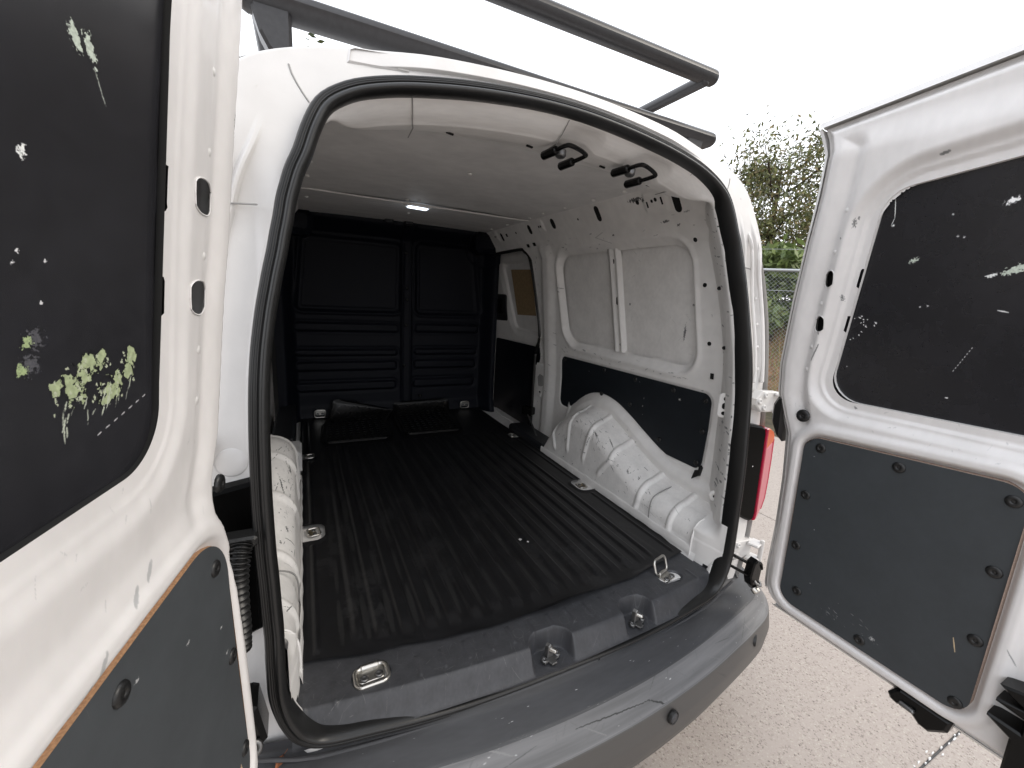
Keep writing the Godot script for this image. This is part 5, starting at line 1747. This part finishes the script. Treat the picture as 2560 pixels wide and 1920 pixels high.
func make_fence():
	var A := Vector3(5.33, 0, -3.13)
	var dirv := Vector3(.40, 0, .478).normalized()
	var r := node("chain_link_fence")
	r.position = A
	tag(r, "galvanised chain link fence standing behind the van", "fence")
	var h := 2.0
	for k in [-3, 0, 3]:
		var p: Vector3 = dirv * (k * 1.3 - .9)
		obj("post", tube(PackedVector3Array([p, p + Vector3(0, h + .05, 0)]), .024, 10), M.galv, r)
	var L := 4.6
	obj("top_rail", tube(PackedVector3Array([-dirv * L + Vector3(0, h, 0), dirv * L + Vector3(0, h, 0)]), .020, 10), M.galv, r)
	for y in [1.72, 2.28]: obj("strand_wire", tube(PackedVector3Array([-dirv * L + Vector3(0, y, 0), dirv * L + Vector3(0, y, 0)]), .005 if y < 2 else .003, 6), M.galv, r)
	for k in [-3, 0, 3]:
		var p: Vector3 = dirv * (k * 1.3 - .9)
		obj("wire_arm", tube(PackedVector3Array([p + Vector3(0, h, 0), p + Vector3(0, h + .4, 0)]), .01, 6), M.galv, r)
	var st := st_new()
	var step := .055
	var nx := int(3.6 / step)
	var across := dirv.cross(Vector3.UP)
	for s in [-1, 1]:
		for i in nx + 36:
			var a := Vector2((i - 36 if s > 0 else i) * step - 1.7, .03)
			var len := h - .04
			var b := a + Vector2(s * len, len)
			if s < 0: b = a + Vector2(-len, len)
			var nseg := 8
			for k in nseg:
				var p := a.lerp(b, float(k) / nseg)
				var q := a.lerp(b, float(k + 1) / nseg)
				if p.x < -1.75 or p.x > 1.95: continue
				var P: Vector3 = dirv * p.x + Vector3(0, p.y, 0) + across * .002 * s
				var Q: Vector3 = dirv * q.x + Vector3(0, q.y, 0) + across * .002 * s
				var w := dirv * .0017
				var u := across * .0017
				quad(st, P - w, Q - w, Q + w, P + w)
				quad(st, P - u, Q - u, Q + u, P + u)
	obj("wire_mesh", done(st), M.galv, r).set_meta("kind", "stuff")
	# dry bank and grass behind the fence
	var f := func(u: float, v: float) -> Vector3:
		return A + dirv * u + Vector3(-dirv.z, 0, dirv.x) * -(v) + Vector3(0, .35 * ss(.2, .9, v) + .85 * ss(.5, 2.0, v) + .05 * fnl.get_noise_2d(u * 60, v * 60) , 0)
	fnl.frequency = .02
	var bank := obj("dry_bank", grid(f, -9, 9, 60, .25, 9, 50), tri(mat(lin(.36, .21, .12), .95), .8))
	bank.material_override.albedo_texture = noise_tex(.02, 71, false, 0, .55, 1.0)
	bank.set_meta("kind", "structure")
	st = st_new()
	for k in 7000:
		var u := rng.randf_range(-3.2, 3.6)
		var v := rng.randf_range(.05, 2.8)
		var b: Vector3 = f.call(u, v)
		var hh := rng.randf_range(.10, .38)
		var d := Vector3(rng.randfn() * .07, hh, rng.randfn() * .07)
		var w := Vector3(rng.randf_range(-1, 1), 0, rng.randf_range(-1, 1)).normalized() * .006
		st.set_color([Color(.24, .24, .09), Color(.36, .27, .12), Color(.42, .26, .14), Color(.17, .20, .07)][k % 4])
		st.add_vertex(b - w); st.add_vertex(b + d); st.add_vertex(b + w)
	var gm := mat(Color.WHITE, .8)
	gm.vertex_color_use_as_albedo = true
	tag(obj("dry_grass", done(st), gm), "dry yellow green grass on the bank behind the fence", "grass", "", "stuff")

func leaf_cloud(st: SurfaceTool, c: Vector3, r: Vector3, n: int, size: float, cols: Array):
	for k in n:
		var d := Vector3(rng.randfn(), rng.randfn(), rng.randfn()) * .5
		var p := c + d * r
		var a := Vector3(rng.randfn(), rng.randfn() - .3, rng.randfn()).normalized()
		var b := a.cross(Vector3(rng.randfn(), rng.randfn(), rng.randfn())).normalized()
		var s := size * rng.randf_range(.6, 1.35)
		st.set_color(cols[rng.randi() % cols.size()] * rng.randf_range(.7, 1.3))
		st.add_vertex(p - a * s); st.add_vertex(p + b * s * .38); st.add_vertex(p + a * s)
		st.add_vertex(p - a * s); st.add_vertex(p + a * s); st.add_vertex(p - b * s * .38)

func tree(called: String, at: Vector3, h: float, spread: float, n_limb: int, leaves: int, size: float, cols: Array, label: String, cat := "tree", low := .35):
	var t := node(called)
	t.position = at
	tag(t, label, cat, "trees behind the fence" if cat == "tree" else "")
	var bark := tri(mat(lin(.10, .075, .055), .9), 3.0)
	bark.albedo_texture = noise_tex(.03, 81, false, 0, .5, 1.0)
	var trunk := PackedVector3Array([Vector3.ZERO, Vector3(.05, h * .25, .03), Vector3(-.06, h * .5, .05), Vector3(.04, h * .75, 0), Vector3(.0, h * .92, .02)])
	var rows := []
	var pts := smooth(trunk, 4)
	for i in pts.size():
		var r := lerpf(h * .022, h * .004, float(i) / pts.size())
		var row := PackedVector3Array()
		for k in 9: row.append(pts[i] + Vector3(cos(TAU * k / 9.0), 0, sin(TAU * k / 9.0)) * r)
		rows.append(row)
	obj("trunk", loft(rows, true), bark, t)
	var st := st_new()
	for i in n_limb:
		var k := low + (1.0 - low) * (i + .5) / n_limb
		var base := pts[clampi(int(k * .92 * pts.size()), 0, pts.size() - 1)]
		var an := i * 2.4 + rng.randf() * .6
		var len := spread * lerpf(1.0, .45, (k - low) / (1.0 - low)) * rng.randf_range(.7, 1.15)
		var tip := base + Vector3(cos(an) * len, len * rng.randf_range(.35, .8), sin(an) * len)
		var mid := base.lerp(tip, .5) + Vector3(0, -.06 * len, 0)
		obj("limb", tube(smooth(PackedVector3Array([base, mid, tip]), 4), h * .0042, 6), bark, t)
		for q in 4:
			var e := tip.lerp(mid, rng.randf_range(-.1, .9)) + Vector3(rng.randfn(), rng.randfn() * .8, rng.randfn()) * len * .28
			obj("twig", tube(PackedVector3Array([mid.lerp(tip, rng.randf_range(.2, .9)), e]), h * .0016, 4), bark, t)
			leaf_cloud(st, e, Vector3.ONE * spread * rng.randf_range(.22, .42) * Vector3(1.1, .75, 1.1), leaves / (n_limb * 4), size, cols)
	var lm := mat(Color.WHITE, .55)
	lm.vertex_color_use_as_albedo = true
	lm.backlight_enabled = true
	lm.backlight = Color(.25, .28, .12)
	obj("crown", done(st), lm, t)
	return t

func make_trees():
	var olive := [Color(.14, .16, .06), Color(.18, .185, .07), Color(.21, .165, .075), Color(.085, .10, .04)]
	var green := [Color(.15, .20, .065), Color(.20, .25, .09), Color(.10, .14, .05)]
	var dark := [Color(.06, .08, .03), Color(.09, .11, .045)]
	tree("gum_tree", Vector3(8.1, 0, -5.0), 4.6, 1.4, 14, 15000, .042, olive, "tall olive leaved tree with sparse top behind the fence")
	tree("gum_tree", Vector3(7.5, 0, -5.6), 4.4, 1.0, 9, 6000, .04, olive, "thinner bushy tree partly hidden by the van's rear corner")
	tree("gum_tree", Vector3(9.6, 0, -4.6), 3.9, 1.2, 9, 8000, .045, [Color(.28, .21, .05), Color(.2, .19, .06), Color(.14, .15, .05)], "yellowing tree standing farthest behind the fence")
	tree("leafy_bush", Vector3(6.7, 0.5, -3.75), 1.9, .75, 8, 3200, .085, green, "bright green broad leaved bush just behind the fence rail", "bush", .3)
	tree("leafy_bush", Vector3(7.1, 0.6, -4.3), 1.5, .8, 8, 3600, .06, dark, "dark green bush behind the middle of the fence", "bush", .15)
	tree("distant_tree", Vector3(1.0, 0, -16.5), 8.7, 2.4, 9, 5000, .12, dark, "dark distant tree whose top shows over the van roof")
